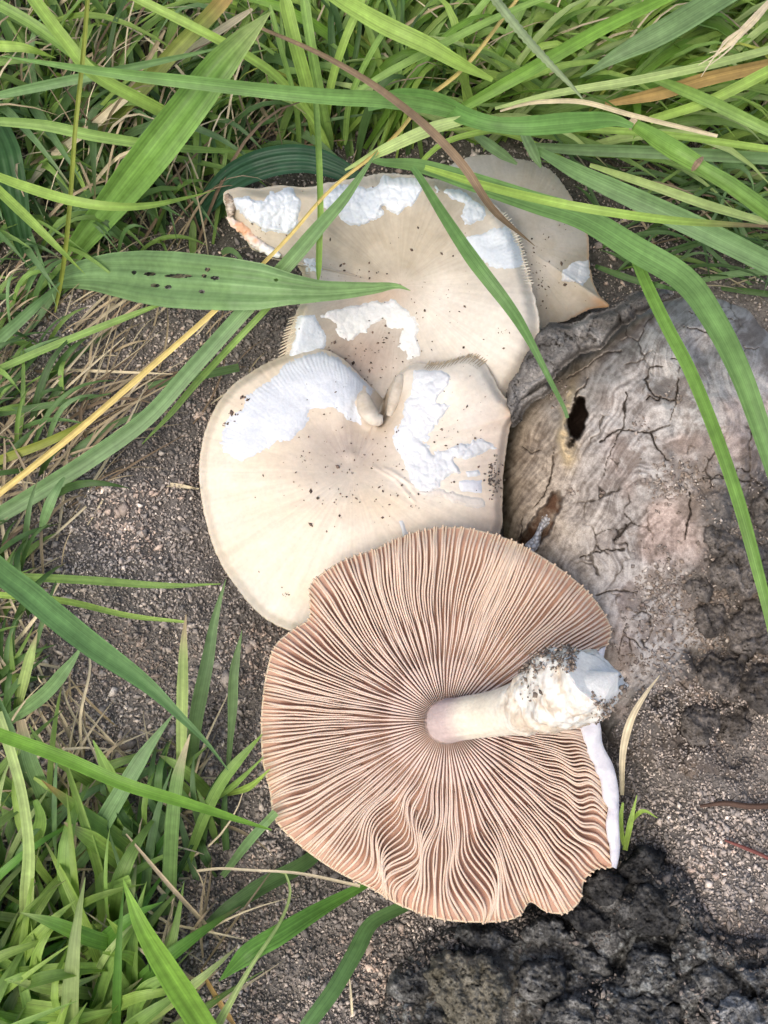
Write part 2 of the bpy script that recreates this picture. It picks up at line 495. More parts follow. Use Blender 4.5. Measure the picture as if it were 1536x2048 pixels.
def slab(name, poly, z0, amp, mat, parent, cfun, step=2.5, thick=14, scale=85, seed=0, edge=9, rag=6):
    """rough chunk: height field inside a ragged outline, sides dropped and closed by a floor"""
    p = np.array(poly, float)
    xs = np.arange(p[:, 0].min() - 12 - rag, p[:, 0].max() + 13 + rag, step); ys = np.arange(p[:, 1].min() - 12 - rag, p[:, 1].max() + 13 + rag, step)
    X, Y = np.meshgrid(xs, ys, indexing='ij')
    sd = poly_sd(X, Y, p) + rag * fbm(X, Y, 28 + rag, seed + 1, 4, .6)
    t = np.clip(sd / edge, 0, 1)
    zz = z0(X, Y) if callable(z0) else np.full(X.shape, z0)
    f1, f2, rid = worley(X + 26 * fbm(X, Y, 50, seed + 2, 4, .6), Y + 26 * fbm(X, Y, 50, seed + 3, 4, .6), scale, seed + 4)
    z = zz - thick + (thick) * np.sqrt(np.clip(1 - (1 - t) ** 2, 0, 1)) + amp * (1.9 * fbm(X, Y, scale * 0.7, seed + 5, 6, 0.68) + 0.9 * (rid - 0.5) + 0.6 * sstep(0, .05, f2 - f1) - 0.5) * sstep(0, 14, sd)
    z = np.where(sd < 0, zz - thick, z)
    c = cfun(X, Y, f2 - f1, rid)
    top = grid_faces(*X.shape)
    keep = (sd.reshape(-1)[top] > -3).any(1)
    splat(X[sd > 0], Y[sd > 0], z[sd > 0])
    return obj(name, W(X, Y, z).reshape(-1, 3), [top[keep]], mat, parent, attrs={'col': c.reshape(-1, 3)})

def bark_col(X, Y, f, rid):
    n = fbm(X, Y, 40, 131, 4)
    c = mix([0.12, 0.112, 0.105], [0.30, 0.282, 0.265], np.clip(0.5 + 0.7 * n + 0.3 * (rid - .5), 0, 1))
    return mix(np.array([0.03, 0.027, 0.025]), c, sstep(0.0, 0.03, f))
bark_h = lambda X, Y: 34 + 0.04 * (X - 1020) + 6 * sstep(0, 60, (Y - 560) - 0.0)
slab('bark_plate', [(1015, 800), (1020, 765), (1040, 735), (1075, 665), (1110, 645), (1150, 655), (1160, 700), (1120, 735), (1080, 765), (1045, 795), (1020, 850)], lambda X, Y: 44 + 0.03 * (X - 1020), 2.4, M_bark, log, bark_col, seed=200)
slab('bark_plate', [(1135, 650), (1160, 640), (1215, 625), (1245, 618), (1240, 650), (1200, 690), (1160, 705), (1145, 690)], lambda X, Y: 50 + 0.02 * (X - 1150), 2.6, M_bark, log, bark_col, seed=220)
slab('bark_plate', [(1228, 622), (1270, 592), (1330, 578), (1345, 588), (1310, 605), (1275, 625), (1245, 645)], 52, 2.6, M_bark, log, bark_col, seed=240)
slab('bark_plate', [(1018, 830), (1030, 800), (1090, 770), (1100, 775), (1050, 815), (1025, 850)], 40, 1.5, M_bark, log, bark_col, seed=260)

def blob_poly(cx, cy, rx, ry, seed, rot=0.0, n=11):
    r_ = random.Random(seed); out = []
    for i in range(n):
        a = 2 * math.pi * i / n; k = r_.uniform(.78, 1.15)
        x, y = rx * k * math.cos(a), ry * k * math.sin(a)
        out.append((cx + x * math.cos(rot) - y * math.sin(rot), cy + x * math.sin(rot) + y * math.cos(rot)))
    return out
def dark_bark(X, Y, f, rid):
    n = fbm(X, Y, 34, 141, 5, .6)
    c = mix([0.085, 0.075, 0.068], [0.25, 0.222, 0.20], np.clip(0.45 + 0.65 * n + 0.25 * (rid - .5), 0, 1))
    return mix(np.array([0.03, 0.027, 0.025]), c, sstep(0.0, 0.03, f))
for i, (cx, cy, rx, ry, up, rot) in enumerate([(1480, 1130, 56, 46, 5, .2), (1432, 1075, 34, 26, 3, .5), (1545, 1010, 50, 40, 5, 0), (1425, 1235, 30, 44, 4, .3), (1500, 1255, 52, 50, 6, -.3), (1445, 1345, 50, 40, 5, .4),
                                               (1525, 1370, 42, 46, 6, 0), (1395, 1440, 36, 44, 4, .2), (1475, 1450, 44, 34, 4, .6), (1570, 1170, 40, 60, 6, 0), (1400, 1170, 34, 26, 2, .2)]):
    zc = float(log_z(np.array([float(cx)]), np.array([float(cy)]))[0])
    slab('bark_lump', blob_poly(cx, cy, rx * 1.3, ry * 1.3, 40 + i, rot), lambda X, Y, zc=zc, up=up, cx=cx, cy=cy, rx=rx: zc + up + 4.5 - 5.5 * ((X - cx) ** 2 + (Y - cy) ** 2) / rx ** 2, 2.6, M_bark, log, dark_bark, thick=14, scale=50, seed=700 + i * 11, edge=14, rag=22)

# ------------------------------------------------------------------ charred log at the lower right
CHAR_POLY = [(740, 2200), (772, 2010), (795, 1945), (845, 1885), (930, 1850), (1010, 1840), (1110, 1800), (1170, 1745), (1225, 1700), (1300, 1705),
             (1370, 1750), (1405, 1820), (1460, 1875), (1560, 1890), (1760, 1900), (1800, 2220)]
charred = thing('charred_log', 'blackened charred log under the upturned mushroom with crumbly lumpy crust', 'log', W(1200, 1950, 0))
CH = {}
def build_char():
    xs = np.r_[np.arange(720, 1560, 2.0), np.arange(1560, 1780, 6)]; ys = np.r_[np.arange(1680, 2070, 2.0), np.arange(2070, 2210, 6)]
    X, Y = np.meshgrid(xs, ys, indexing='ij')
    sd = poly_sd(X, Y, CHAR_POLY) + 14 * fbm(X, Y, 60, 301, 4)
    wx = X + 26 * fbm(X, Y, 80, 302, 3); wy = Y + 26 * fbm(X, Y, 80, 303, 3)
    f1, f2, rid = worley(wx, wy * 1.25, 78, 304)
    g1, g2, rid2 = worley(wx, wy * 1.2, 26, 305)
    smooth_part = sstep(70, 0, np.abs(X - 950 + 0.3 * (Y - 1960)) - 100 + 40 * fbm(X, Y, 70, 311, 3)) * sstep(1890, 1930, Y)
    base = 17 + 6 * sstep(1900, 2050, Y) + 8 * np.exp(-((X - 1240) / 90) ** 2 - ((Y - 1800) / 70) ** 2)
    z = base * np.sqrt(np.clip(1 - (1 - np.clip(sd / 45, 0, 1)) ** 2, 0, 1))
    lump = 13 * (rid - 0.5) + 4.0 * (1 - 1.5 * f1 * f1) - 2 + 1.5 * (rid2 - .5) + 1.0 * sstep(0, .15, g2 - g1) + 3.6 * fbm(X, Y, 48, 306, 6, .68) - 3
    lump = lump - 7 * sstep(1880, 1800, Y) * sstep(1260, 1180, X)
    z = z + lump * sstep(0, 40, sd) * (1 - 0.75 * smooth_part)
    gz = on_ground(X, Y)
    z = np.where(sd < 0, gz + np.maximum(sd * 0.3, -6), np.maximum(z + gz * 0.8, gz - 2))
    splat(X, Y, z)
    n = fbm(X, Y, 60, 307, 5, .6); n2 = fbm(X, Y, 11, 308, 3)
    c = mix([0.034, 0.034, 0.033], [0.19, 0.186, 0.178], np.clip(0.44 + 0.6 * n + 0.3 * (rid2 - .5) + 0.35 * n2, 0, 1))
    c = mix(c, np.array([0.20, 0.182, 0.145]), 0.85 * smooth_part * sstep(-.9, .2, n))
    c = mix(c, np.array([0.30, 0.31, 0.30]), 0.8 * sstep(0.38, 0.75, n2 + 0.55 * fbm(X, Y, 130, 309, 3)) * sstep(1830, 1900, Y))
    c = mix(c, np.array([0.30, 0.31, 0.32]), 0.75 * sstep(1380, 1500, X) * sstep(1880, 1990, Y) * sstep(-.2, .5, n))
    c = mix(c, np.array([0.11, 0.098, 0.088]), 0.8 * sstep(45, 0, sd + 20 * n2))
    CH.update(x=xs, y=ys, z=z)
    top = grid_faces(*X.shape)
    keep = (sd.reshape(-1)[top] > -25).all(1)
    obj('charred_crust', W(X, Y, z).reshape(-1, 3), [top[keep]], M_char, charred, attrs={'col': c.reshape(-1, 3)})
build_char()
def char_col(lo, hi, sp):
    def f(X, Y, ff, rid):
        n = fbm(X, Y, 30, 151, 5, .62); n2 = fbm(X, Y, 9, 153, 3)
        c = mix(lo, hi, np.clip(0.45 + 0.65 * n + 0.2 * (rid - .5), 0, 1))
        c = mix(np.array([0.02, 0.02, 0.02]), c, sstep(0.0, 0.025, ff))
        return mix(c, np.array([0.34, 0.34, 0.33]), sp * sstep(0.35, 0.7, n2 + 0.4 * n))
    return f
BLK = char_col([0.022, 0.022, 0.023], [0.085, 0.083, 0.08], 0.05); GRY = char_col([0.05, 0.05, 0.049], [0.20, 0.197, 0.188], 0.5); OLV = char_col([0.11, 0.10, 0.075], [0.27, 0.25, 0.20], 0.1); PAL = char_col([0.13, 0.135, 0.14], [0.36, 0.37, 0.38], 0.4)
for i, (cx, cy, rx, ry, up, rot, cf) in enumerate([(1222, 1775, 50, 42, 12, .3, BLK), (1312, 1822, 66, 54, 11, .2, BLK), (1290, 1735, 46, 32, 8, 0, BLK), (1180, 1838, 60, 36, 8, .2, BLK), (1385, 1858, 40, 34, 7, 0, GRY), (1085, 1868, 64, 28, 7, -.1, GRY),
                                                   (970, 1882, 62, 26, 7, .1, GRY), (945, 1985, 105, 78, 13, .5, OLV), (1085, 1960, 66, 52, 9, .3, GRY), (1190, 1925, 62, 44, 9, 0, GRY), (1300, 1940, 60, 44, 8, .2, GRY), (1150, 2030, 70, 40, 10, 0, GRY),
                                                   (1290, 2035, 72, 46, 9, .1, GRY), (1420, 1965, 58, 48, 10, .2, GRY), (1480, 2040, 80, 50, 13, .2, PAL), (1545, 1960, 50, 46, 10, 0, PAL), (830, 1975, 42, 60, 6, .3, GRY), (860, 2080, 70, 50, 8, 0, GRY)]):
    ci = np.searchsorted(CH['x'], cx); cj = np.searchsorted(CH['y'], cy); zc = float(np.median(CH['z'][max(ci - 8, 0):ci + 8, max(cj - 8, 0):cj + 8]))
    zc = min(zc, 24.0)
    slab('char_lump', blob_poly(cx, cy, rx, ry, 80 + i, rot), lambda X, Y, zc=zc, up=up, cx=cx, cy=cy, rx=rx: zc + up * 1.1 - 5.5 * ((X - cx) ** 2 + (Y - cy) ** 2) / rx ** 2, 2.0, M_char, charred, cf, thick=14, scale=46, seed=900 + i * 11, edge=12, rag=18)

# ------------------------------------------------------------------ mushrooms
class Cap:
    def __init__(s, outline, c, zf, jag=1.0, seed=0):
        s.c = np.array(c, float)
        o = spline(outline, 900, True)[:-1] - s.c
        th = np.arctan2(-o[:, 1], o[:, 0]); r = np.hypot(o[:, 0], o[:, 1])
        k = np.argsort(th); s.th = th[k]; s.r = r[k]
        s.r = s.r + jag * fbm(s.th * 60, s.th * 0, 1.0, seed, 3)
        s.zfun = zf
    def Rad(s, th):
        return np.interp(th, s.th, s.r, period=2 * math.pi)
    def rt(s, px, py):
        dx = px - s.c[0]; dy = -(py - s.c[1])
        th = np.arctan2(dy, dx)
        return np.hypot(dx, dy) / s.Rad(th), th
    def z(s, px, py):
        r, th = s.rt(px, py); return s.zfun(px, py, r, th)

def build_cap(name, cap, parent, cfun, mat, thick, na=460, nr=84, rimcol=(0.56, 0.48, 0.36)):
    th = np.linspace(-math.pi, math.pi, na, endpoint=False)
    rr = np.r_[np.linspace(0.004, 0.86, nr - 26) , np.linspace(0.868, 1.0, 26)]
    rad = cap.Rad(th)
    RR, TH = np.meshgrid(rr, th, indexing='ij')
    X = cap.c[0] + RR * rad[None, :] * np.cos(TH); Y = cap.c[1] - RR * rad[None, :] * np.sin(TH)
    Z = cap.zfun(X, Y, RR, TH)
    splat(X, Y, Z)
    C = cfun(X, Y, RR, TH)
    # rounded rim, then the underside back to the middle
    rings = [(1.006, -0.5), (1.004, -1.3), (0.985, -1.9), (0.9, -2.6 - thick * .3), (0.6, -2 - thick * .8), (0.2, -2 - thick), (0.02, -2 - thick)]
    Xs, Ys, Zs, Cs = [X], [Y], [Z], [C]
    for k, dz in rings:
        x = cap.c[0] + k * rad * np.cos(th); y = cap.c[1] - k * rad * np.sin(th)
        zz = cap.zfun(x, y, np.full(na, min(k, 1.0)), th) + dz
        Xs.append(x[None]); Ys.append(y[None]); Zs.append(zz[None])
        Cs.append(np.broadcast_to(np.array(rimcol if k > 0.97 else (0.5, 0.36, 0.26)), (1, na, 3)))
    X = np.vstack(Xs); Y = np.vstack(Ys); Z = np.vstack(Zs); C = np.concatenate(Cs, 0)
    V = W(X, Y, Z).reshape(-1, 3)
    fc = grid_faces(X.shape[0], na, True)
    cen = np.array([[cap.c[0], cap.c[1]]])
    zc = cap.zfun(cap.c[0] + 0.5, cap.c[1], np.array(0.002), np.array(0.0))
    V = np.vstack([V, W(cap.c[0], cap.c[1], zc)[None]])
    j = np.arange(na); tri = np.stack([np.full(na, len(V) - 1), (j + 1) % na, j], -1)
    Cc = np.vstack([C.reshape(-1, 3), C[0, :1]])
    return obj(name, V, [fc[:, ::-1], tri], mat, parent, attrs={'col': Cc})

def patch(cap, parent, poly, seed, puff=0.55, bump=0.55, jit=7, colr=((0.55, 0.56, 0.575), (0.63, 0.635, 0.635)), lump=15, soft=5, radial=0.0):
    p = np.array(poly, float)
    xs = np.arange(p[:, 0].min() - 14, p[:, 0].max() + 15, 1.8); ys = np.arange(p[:, 1].min() - 14, p[:, 1].max() + 15, 1.8)
    X, Y = np.meshgrid(xs, ys, indexing='ij')
    sd = poly_sd(X, Y, p) + jit * fbm(X, Y, 24, seed, 4, .6)
    r, th = cap.rt(X, Y)
    sd = np.minimum(sd, (0.992 - r) * 300)
    f1, f2, rid = worley(X + 4 * fbm(X, Y, 20, seed + 5, 2), Y + 4 * fbm(X, Y, 20, seed + 6, 2), lump, seed + 7)
    z = cap.z(X, Y) + puff * np.clip(sd / soft, -1.4, 1) + np.where(sd > 0, 1, 0) * bump * sstep(0, 6, sd) * (0.9 * (1 - 1.7 * f1 * f1) + 0.5 * (rid - .5) + 0.8 * fbm(X, Y, 34, seed + 8, 3) + 0.12 * fbm(X, Y, 6, seed + 10, 2))
    z = z + radial * np.sin(th * 190 + 3 * fbm(X, Y, 40, seed + 12, 2)) * sstep(0.72, 0.93, r) * (sd > 0)
    c = mix(colr[0], colr[1], np.clip(0.5 + 0.5 * fbm(X, Y, 30, seed + 9, 3), 0, 1))
    fc = grid_faces(*X.shape)
    keep = (sd.reshape(-1)[fc] > -5).all(1)
    used = np.unique(fc[keep]); mp = np.full(X.size, -1); mp[used] = np.arange(len(used))
    return obj('exposed_flesh', W(X, Y, z).reshape(-1, 3)[used], [mp[fc[keep]]], M_flesh, parent, attrs={'col': c.reshape(-1, 3)[used]})

def Z1(lst):       # coordinates read from an enlarged view of the photograph
    return [(400 + x * 0.547, 280 + y * 0.547) for x, y in lst]

def hidden_stem(parent, px, py, ztop, rad=10):
    P = W(px, py, ztop); g = float(ground_z(P[0], P[1]))
    n, m = 8, 20
    V = []
    for i in range(n):
        t = i / (n - 1); r = rad * (1.35 - 0.6 * t * (1 - t) * 2 + 0.3 * (t < .2)) * 0.001
        for j in range(m):
            a = 2 * math.pi * j / m
            V.append((P[0] + r * math.cos(a), P[1] - 0.004 * (1 - t) + r * math.sin(a), (g - 2 + t * (ztop - g + 2)) * 0.001))
    c = np.tile([0.7, 0.62, 0.52], (n * m, 1))
    obj('stem', np.array(V), [grid_faces(n, m, True)], M_stem, parent, attrs={'col': c})

def teeth(name, cap, parent, a0, a1, n, r0, r1, wpx, h, colr):
    """short gill ends showing along a torn margin"""
    Vs, Fs, Cs = [], [], []
    for i in range(n):
        th = a0 + (a1 - a0) * (i + random.uniform(-.2, .2)) / n
        rad = float(cap.Rad(th))
        L = r1 + random.uniform(-.006, .006)
        ks = np.linspace(r0, L, 5)
        x = cap.c[0] + ks * rad * math.cos(th); y = cap.c[1] - ks * rad * math.sin(th)
        nx, ny = math.sin(th), math.cos(th)
        zc = cap.zfun(x, y, np.minimum(ks, 1.0), np.full(5, th)) 
        b = len(Vs) * 20
        w = wpx * np.array([.6, 1, 1, .9, .4]) / 2
        V = np.concatenate([W(x + nx * w, y + ny * w, zc - 1.5), W(x + nx * w * .6, y + ny * w * .6, zc + h), W(x - nx * w * .6, y - ny * w * .6, zc + h), W(x - nx * w, y - ny * w, zc - 1.5)])
        Vs.append(V)
        for k in range(3):
            for q in range(4):
                Fs.append((b + k * 5 + q, b + k * 5 + q + 1, b + (k + 1) * 5 + q + 1, b + (k + 1) * 5 + q))
        Cs.append(np.tile(np.array(colr) * random.uniform(.8, 1.1), (20, 1)))
    o = obj(name, np.vstack(Vs), [np.array(Fs)], M_gill, parent, attrs={'col': np.vstack(Cs)})
    o['kind'] = 'stuff'
    return o

CREAM = np.array([0.67, 0.61, 0.525]); TAN = np.array([0.365, 0.315, 0.235]); GREY = np.array([0.335, 0.275, 0.235])

# ---- the pale cap half hidden at the back
def zA(px, py, r, th):
    return 34 + 0.035 * (480 - py) - 14 * r ** 2.6 + 1.2 * np.sin(3 * th + 1) * r ** 2 + 1.2 * fbm(px, py, 120, 401, 2)
capA = Cap([(880, 350), (930, 318), (985, 310), (1030, 318), (1068, 326), (1104, 344), (1134, 382), (1158, 428), (1175, 470), (1178, 520), (1185, 560), (1198, 590), (1218, 612),
            (1180, 618), (1135, 640), (1090, 655), (1060, 700), (980, 720), (900, 640), (870, 500), (862, 410)], (1030, 480), zA, 1.2, 411)
mA = thing('mushroom', 'pale tan mushroom half hidden behind another cap, a pointed torn corner on its rim', 'mushroom', W(1030, 480, 0), 'cluster of pale mushrooms by the log')
def cA(X, Y, r, th):
    n = fbm(X, Y, 90, 421, 4)
    c = mix(CREAM * 0.78, TAN * 0.98, np.clip(0.35 + 0.5 * n + 0.25 * sstep(560, 380, Y), 0, 1))
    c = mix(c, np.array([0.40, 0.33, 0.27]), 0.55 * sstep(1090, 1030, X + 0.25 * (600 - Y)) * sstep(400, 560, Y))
    c = mix(c, np.array([0.62, 0.36, 0.18]), 0.6 * sstep(0.96, 1.0, r) * sstep(1120, 1170, X) + 0.7 * np.exp(-((X - 1205) / 22) ** 2 - ((Y - 603) / 14) ** 2))
    return c
A_o = build_cap('cap', capA, mA, cA, M_cap, 8)
patch(capA, A_o, Z1([(1326, 475), (1370, 455), (1425, 435), (1432, 490), (1395, 528), (1330, 510)]), 431)
hidden_stem(mA, 1010, 520, 20)

# ---- the wide funnel cap
def zB(px, py, r, th):
    z = 44 + 0.030 * (560 - py) - 7.0 * sstep(600, 800, py) + 0.012 * (px - 800)
    z = z - 13 * np.exp(-(((px - 745) / 130) ** 2 + ((py - 640) / 150) ** 2)) + 4.0 * sstep(0.3, 0.85, r) - 5 * sstep(0.86, 1.0, r) ** 2 
    z = z + 2.0 * np.sin(2 * th + 0.6) * r ** 2 + 1.5 * np.sin(5 * th + 2.2) * r ** 4 + 1.6 * fbm(px, py, 110, 441, 3)
    z = z + 4 * np.exp(-((px - 500) / 60) ** 2 - ((py - 400) / 40) ** 2)
    return z
capB = Cap([(450, 388), (478, 376), (520, 378), (560, 372), (610, 376), (650, 368), (700, 360), (760, 348), (830, 352), (885, 362), (940, 378), (985, 408), (1015, 440), (1038, 485),
            (1052, 535), (1066, 585), (1078, 640), (1074, 680), (1060, 725), (1030, 770), (1000, 810), (900, 830), (780, 830), (680, 800), (575, 735), (572, 705), (578, 675), (590, 635),
            (602, 600), (608, 560), (590, 525), (545, 515), (512, 510), (496, 482), (470, 455), (456, 425)], (800, 570), zB, 1.6, 445)
mB = thing('mushroom', 'wide funnel-shaped mushroom with torn rim lobe and peeled white patches behind the leaf', 'mushroom', W(800, 600, 0), 'cluster of pale mushrooms by the log')
def cB(X, Y, r, th):
    n = fbm(X, Y, 130, 451, 4)
    c = mix(CREAM * 0.84, TAN * 0.92, np.clip(0.2 + 0.45 * n + 1.1 * np.exp(-((X - 710) / 190) ** 2 - ((Y - 470) / 85) ** 2), 0, 1))
    c = mix(c, np.array([0.30, 0.225, 0.18]), 0.85 * np.exp(-((X - 725) / 80) ** 2 - ((Y - 715) / 75) ** 2))  # occlusion shade below the cream cap's edge, painted into the skin colour
    c = mix(c, np.array([0.50, 0.34, 0.22]), 0.6 * np.exp(-((X - 760) / 60) ** 2 - ((Y - 590) / 30) ** 2))
    c = mix(c, np.array([0.46, 0.40, 0.30]), 0.6 * sstep(640, 600, X))
    fib = fbm(th * 60, r * 2.0, 1.0, 455, 3)
    return c * (1 + 0.06 * fib[..., None])
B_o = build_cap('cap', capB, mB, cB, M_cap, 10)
BLUEW = ((0.53, 0.565, 0.60), (0.61, 0.635, 0.65))
patch(capB, B_o, Z1([(120, 215), (180, 205), (215, 215), (260, 185), (340, 175), (360, 230), (357, 310), (320, 345), (250, 330), (190, 300), (150, 265)]), 461, 0.7, 0.8, colr=BLUEW)
patch(capB, B_o, Z1([(455, 180), (540, 160), (610, 180), (640, 165), (680, 135), (740, 130), (815, 160), (795, 220), (750, 245), (720, 275), (670, 250), (650, 295), (580, 320), (530, 300), (500, 260), (455, 240)]), 463, 0.7, 0.8, colr=BLUEW)
patch(capB, B_o, Z1([(860, 170), (930, 185), (990, 205), (1040, 240), (1055, 275), (1035, 300), (980, 305), (950, 280), (965, 235), (900, 205), (865, 190)]), 465, 0.7, 0.7, colr=BLUEW)
patch(capB, B_o, Z1([(975, 370), (1060, 330), (1120, 315), (1150, 350), (1180, 410), (1195, 455), (1140, 465), (1080, 465), (1030, 440), (985, 430)]), 467, 0.5, 0.25, colr=BLUEW, radial=0.11)
patch(capB, B_o, Z1([(430, 640), (560, 610), (700, 580), (760, 620), (800, 680), (800, 780), (760, 800), (730, 740), (740, 690), (700, 692), (672, 650), (615, 690), (560, 735), (510, 715), (490, 670), (450, 655)]), 469, 0.6, 0.35, colr=((0.61, 0.61, 0.585), (0.66, 0.65, 0.63)))
patch(capB, B_o, Z1([(350, 640), (420, 630), (445, 690), (460, 750), (430, 790), (330, 800), (340, 720)]), 471, 0.5, 0.25, colr=BLUEW)
patch(capB, B_o, Z1([(385, 440), (420, 430), (440, 480), (400, 490)]), 473, 0.5, 0.3, colr=BLUEW)
teeth('gill_fringe', capB, B_o, R(1), R(36), 26, 0.955, 1.03, 3.0, 0.3, (0.66, 0.60, 0.50))
teeth('gill_fringe', capB, B_o, R(197), R(215), 16, 0.93, 1.07, 4.0, 0.2, (0.48, 0.42, 0.32))
hidden_stem(mB, 780, 640, 20, 12)
# thick torn lip of the left lobe
def lip(parent, pts, rad, zfun, mat, cfun, name, seed, n=60, m=14, amp=0.3):
    p = spline(pts, n)
    x, y = p[:, 0], p[:, 1]
    t = np.gradient(p[:, :2], axis=0); t /= np.linalg.norm(t, axis=1)[:, None]
    a = np.linspace(0, 2 * math.pi, m, endpoint=False)
    env = np.sin(np.linspace(0.12, math.pi - 0.12, n)) ** 0.45
    A, I = np.meshgrid(a, np.arange(n))
    rr = rad * env[:, None] * (1 + amp * fbm(I * 0.35, A * 2.2, 1.0, seed, 3))
    X = x[:, None] - t[:, 1][:, None] * np.cos(A) * rr; Y = y[:, None] + t[:, 0][:, None] * np.cos(A) * rr
    Zv = zfun(x, y)[:, None] + np.sin(A) * rr * 0.2
    C = cfun(X, Y, A)
    return obj(name, W(X, Y, Zv).reshape(-1, 3), [grid_faces(n, m, True)], mat, parent, attrs={'col': C.reshape(-1, 3)})
def lipcol(X, Y, A):
    n = fbm(X, Y, 16, 481, 3)
    c = mix([0.78, 0.76, 0.72], [0.62, 0.36, 0.22], np.clip(0.45 + 0.8 * n - 0.012 * (X - 490), 0, 1))
    return c
lip(B_o, [(456, 432), (470, 448), (492, 462), (510, 482), (535, 500), (560, 512)], 11, lambda x, y: 46 + 0 * x, M_flesh, lipcol, 'torn_edge', 483)
lip(B_o, [(452, 388), (458, 400), (462, 420), (458, 434)], 9, lambda x, y: 48 + 0 * x, M_flesh, lambda X, Y, A: mix([0.5, 0.44, 0.36], [0.25, 0.19, 0.14], np.clip(.5 + fbm(X, Y, 10, 485, 3), 0, 1)), 'torn_edge', 487)

# ---- the middle cap with the notch
def zC(px, py, r, th):
    z = 46 + 0.018 * (950 - py) + 0.006 * (px - 700)
    z = z - 14 * r ** 3.2 + 3.5 * sstep(0.5, 1.0, r) * sstep(900, 760, py) - 8.5 * np.exp(-((px - 710) / 110) ** 2 - ((py - 895) / 90) ** 2) - 4 * sstep(0.93, 1.0, r) ** 2
    # fold running into the notch, with a rolled pocket
    d = line_d(px, py, [(766, 780), (752, 830), (735, 880)])
    z = z - 7.5 * np.exp(-(d / 34) ** 2) * sstep(900, 800, py)
    z = z + 8.0 * np.exp(-((((px - 742) / 24) ** 2 + ((py - 818) / 32) ** 2)) ** 1.6) - 6 * np.exp(-(line_d(px, py, [(770, 795), (772, 820), (760, 845)]) / 6) ** 2)
    z = z + 3.0 * np.exp(-((px - 900) / 80) ** 2 - ((py - 760) / 50) ** 2)
    for k, o in enumerate(((745, 932), (768, 936), (782, 940))):
        z = z + 0.5 * np.exp(-(line_d(px, py, [o, (o[0] + 45, o[1] + 26 + k * 3), (o[0] + 82 - 20 * k, o[1] + 70 - 20 * k)]) / 3.5) ** 2)
    z = z + 1.2 * np.exp(-(((px - 700) / 14) ** 2 + ((py - 908) / 12) ** 2)) + 0.9 * fbm(px, py, 120, 501, 3) + 1.2 * np.sin(3 * th) * r ** 3
    return z
capC = Cap([(400, 960), (405, 890), (425, 830), (462, 775), (520, 735), (570, 712), (615, 700), (655, 702), (690, 722), (720, 752), (745, 775), (768, 790), (783, 765), (800, 745), (830, 728),
            (880, 730), (935, 715), (965, 725), (985, 755), (1005, 790), (1035, 815), (1040, 822), (1022, 845), (1012, 890), (1005, 950), (1003, 1010), (1000, 1060), (960, 1130), (860, 1180),
            (740, 1230), (660, 1258), (605, 1262), (560, 1252), (515, 1222), (475, 1175), (440, 1120), (415, 1050)], (705, 945), zC, 0.9, 511)
mC = thing('mushroom', 'broad cream mushroom with a notched rim and peeled white flesh, between two others', 'mushroom', W(700, 950, 0), 'cluster of pale mushrooms by the log')
def cC(X, Y, r, th):
    n = fbm(X, Y, 140, 521, 4)
    c = mix(CREAM, CREAM * np.array([0.95, 0.88, 0.78]), np.clip(0.5 + 0.6 * n, 0, 1))
    fib = fbm(th * 26, r * 3.0, 1.0, 525, 4)
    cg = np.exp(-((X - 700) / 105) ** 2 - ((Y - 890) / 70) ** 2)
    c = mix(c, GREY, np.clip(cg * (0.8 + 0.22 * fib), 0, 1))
    c = mix(c, np.array([0.40, 0.32, 0.23]), 0.7 * np.exp(-(line_d(X, Y, [(768, 790), (790, 800), (760, 850)]) / 26) ** 2))
    c = mix(c, np.array([0.62, 0.47, 0.30]), 0.4 * np.exp(-((X - 780) / 70) ** 2 - ((Y - 1010) / 30) ** 2))
    c = mix(c, np.array([0.58, 0.38, 0.24]), 0.7 * np.exp(-((X - 1030) / 16) ** 2 - ((Y - 825) / 26) ** 2))
    c = mix(c, np.array([0.56, 0.43, 0.345]), 0.45 * sstep(900, 1000, X) * sstep(760, 860, Y))
    c = mix(c, np.array([0.50, 0.42, 0.31]), 0.6 * sstep(0.94, 0.985, r) * sstep(640, 560, X) * sstep(900, 800, Y))
    return c * (1 + 0.07 * fib[..., None])
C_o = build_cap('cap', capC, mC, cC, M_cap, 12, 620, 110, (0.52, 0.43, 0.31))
patch(capC, C_o, Z1([(350, 800), (430, 775), (500, 795), (560, 850), (640, 880), (672, 915), (600, 905), (575, 960), (590, 1040), (540, 1020), (490, 970), (405, 990), (390, 1060), (300, 1100), (220, 1140),
                     (150, 1175), (90, 1140), (75, 1080), (125, 1000), (185, 930), (260, 870), (320, 820)]), 531, 0.45, 0.18, colr=((0.53, 0.55, 0.58), (0.60, 0.615, 0.63)), soft=10, radial=0.11)
patch(capC, C_o, Z1([(790, 850), (860, 845), (915, 865), (860, 960), (915, 972), (880, 1040), (820, 1105), (850, 1142), (920, 1125), (1000, 1100), (1080, 1100), (1090, 1130), (1020, 1160), (930, 1165), (945, 1215),
                     (870, 1240), (875, 1270), (820, 1290), (770, 1260), (750, 1200), (730, 1140), (705, 1090), (740, 1000), (770, 920)]), 533, 0.5, 0.55, colr=((0.56, 0.57, 0.585), (0.64, 0.645, 0.645)))
patch(capC, C_o, Z1([(970, 1210), (1020, 1203), (1027, 1225), (980, 1232)]), 535, 0.6, 0.4, 3)
patch(capC, C_o, Z1([(945, 1245), (1030, 1243), (1025, 1287), (948, 1288)]), 537, 0.5, 0.2, 3, colr=((0.56, 0.57, 0.62), (0.62, 0.63, 0.66)))
patch(capC, C_o, Z1([(800, 1290), (880, 1275), (950, 1300), (1030, 1310), (1040, 1340), (980, 1335), (900, 1315)]), 539, 0.4, 0.2, 5, colr=((0.60, 0.55, 0.49), (0.64, 0.59, 0.54)))
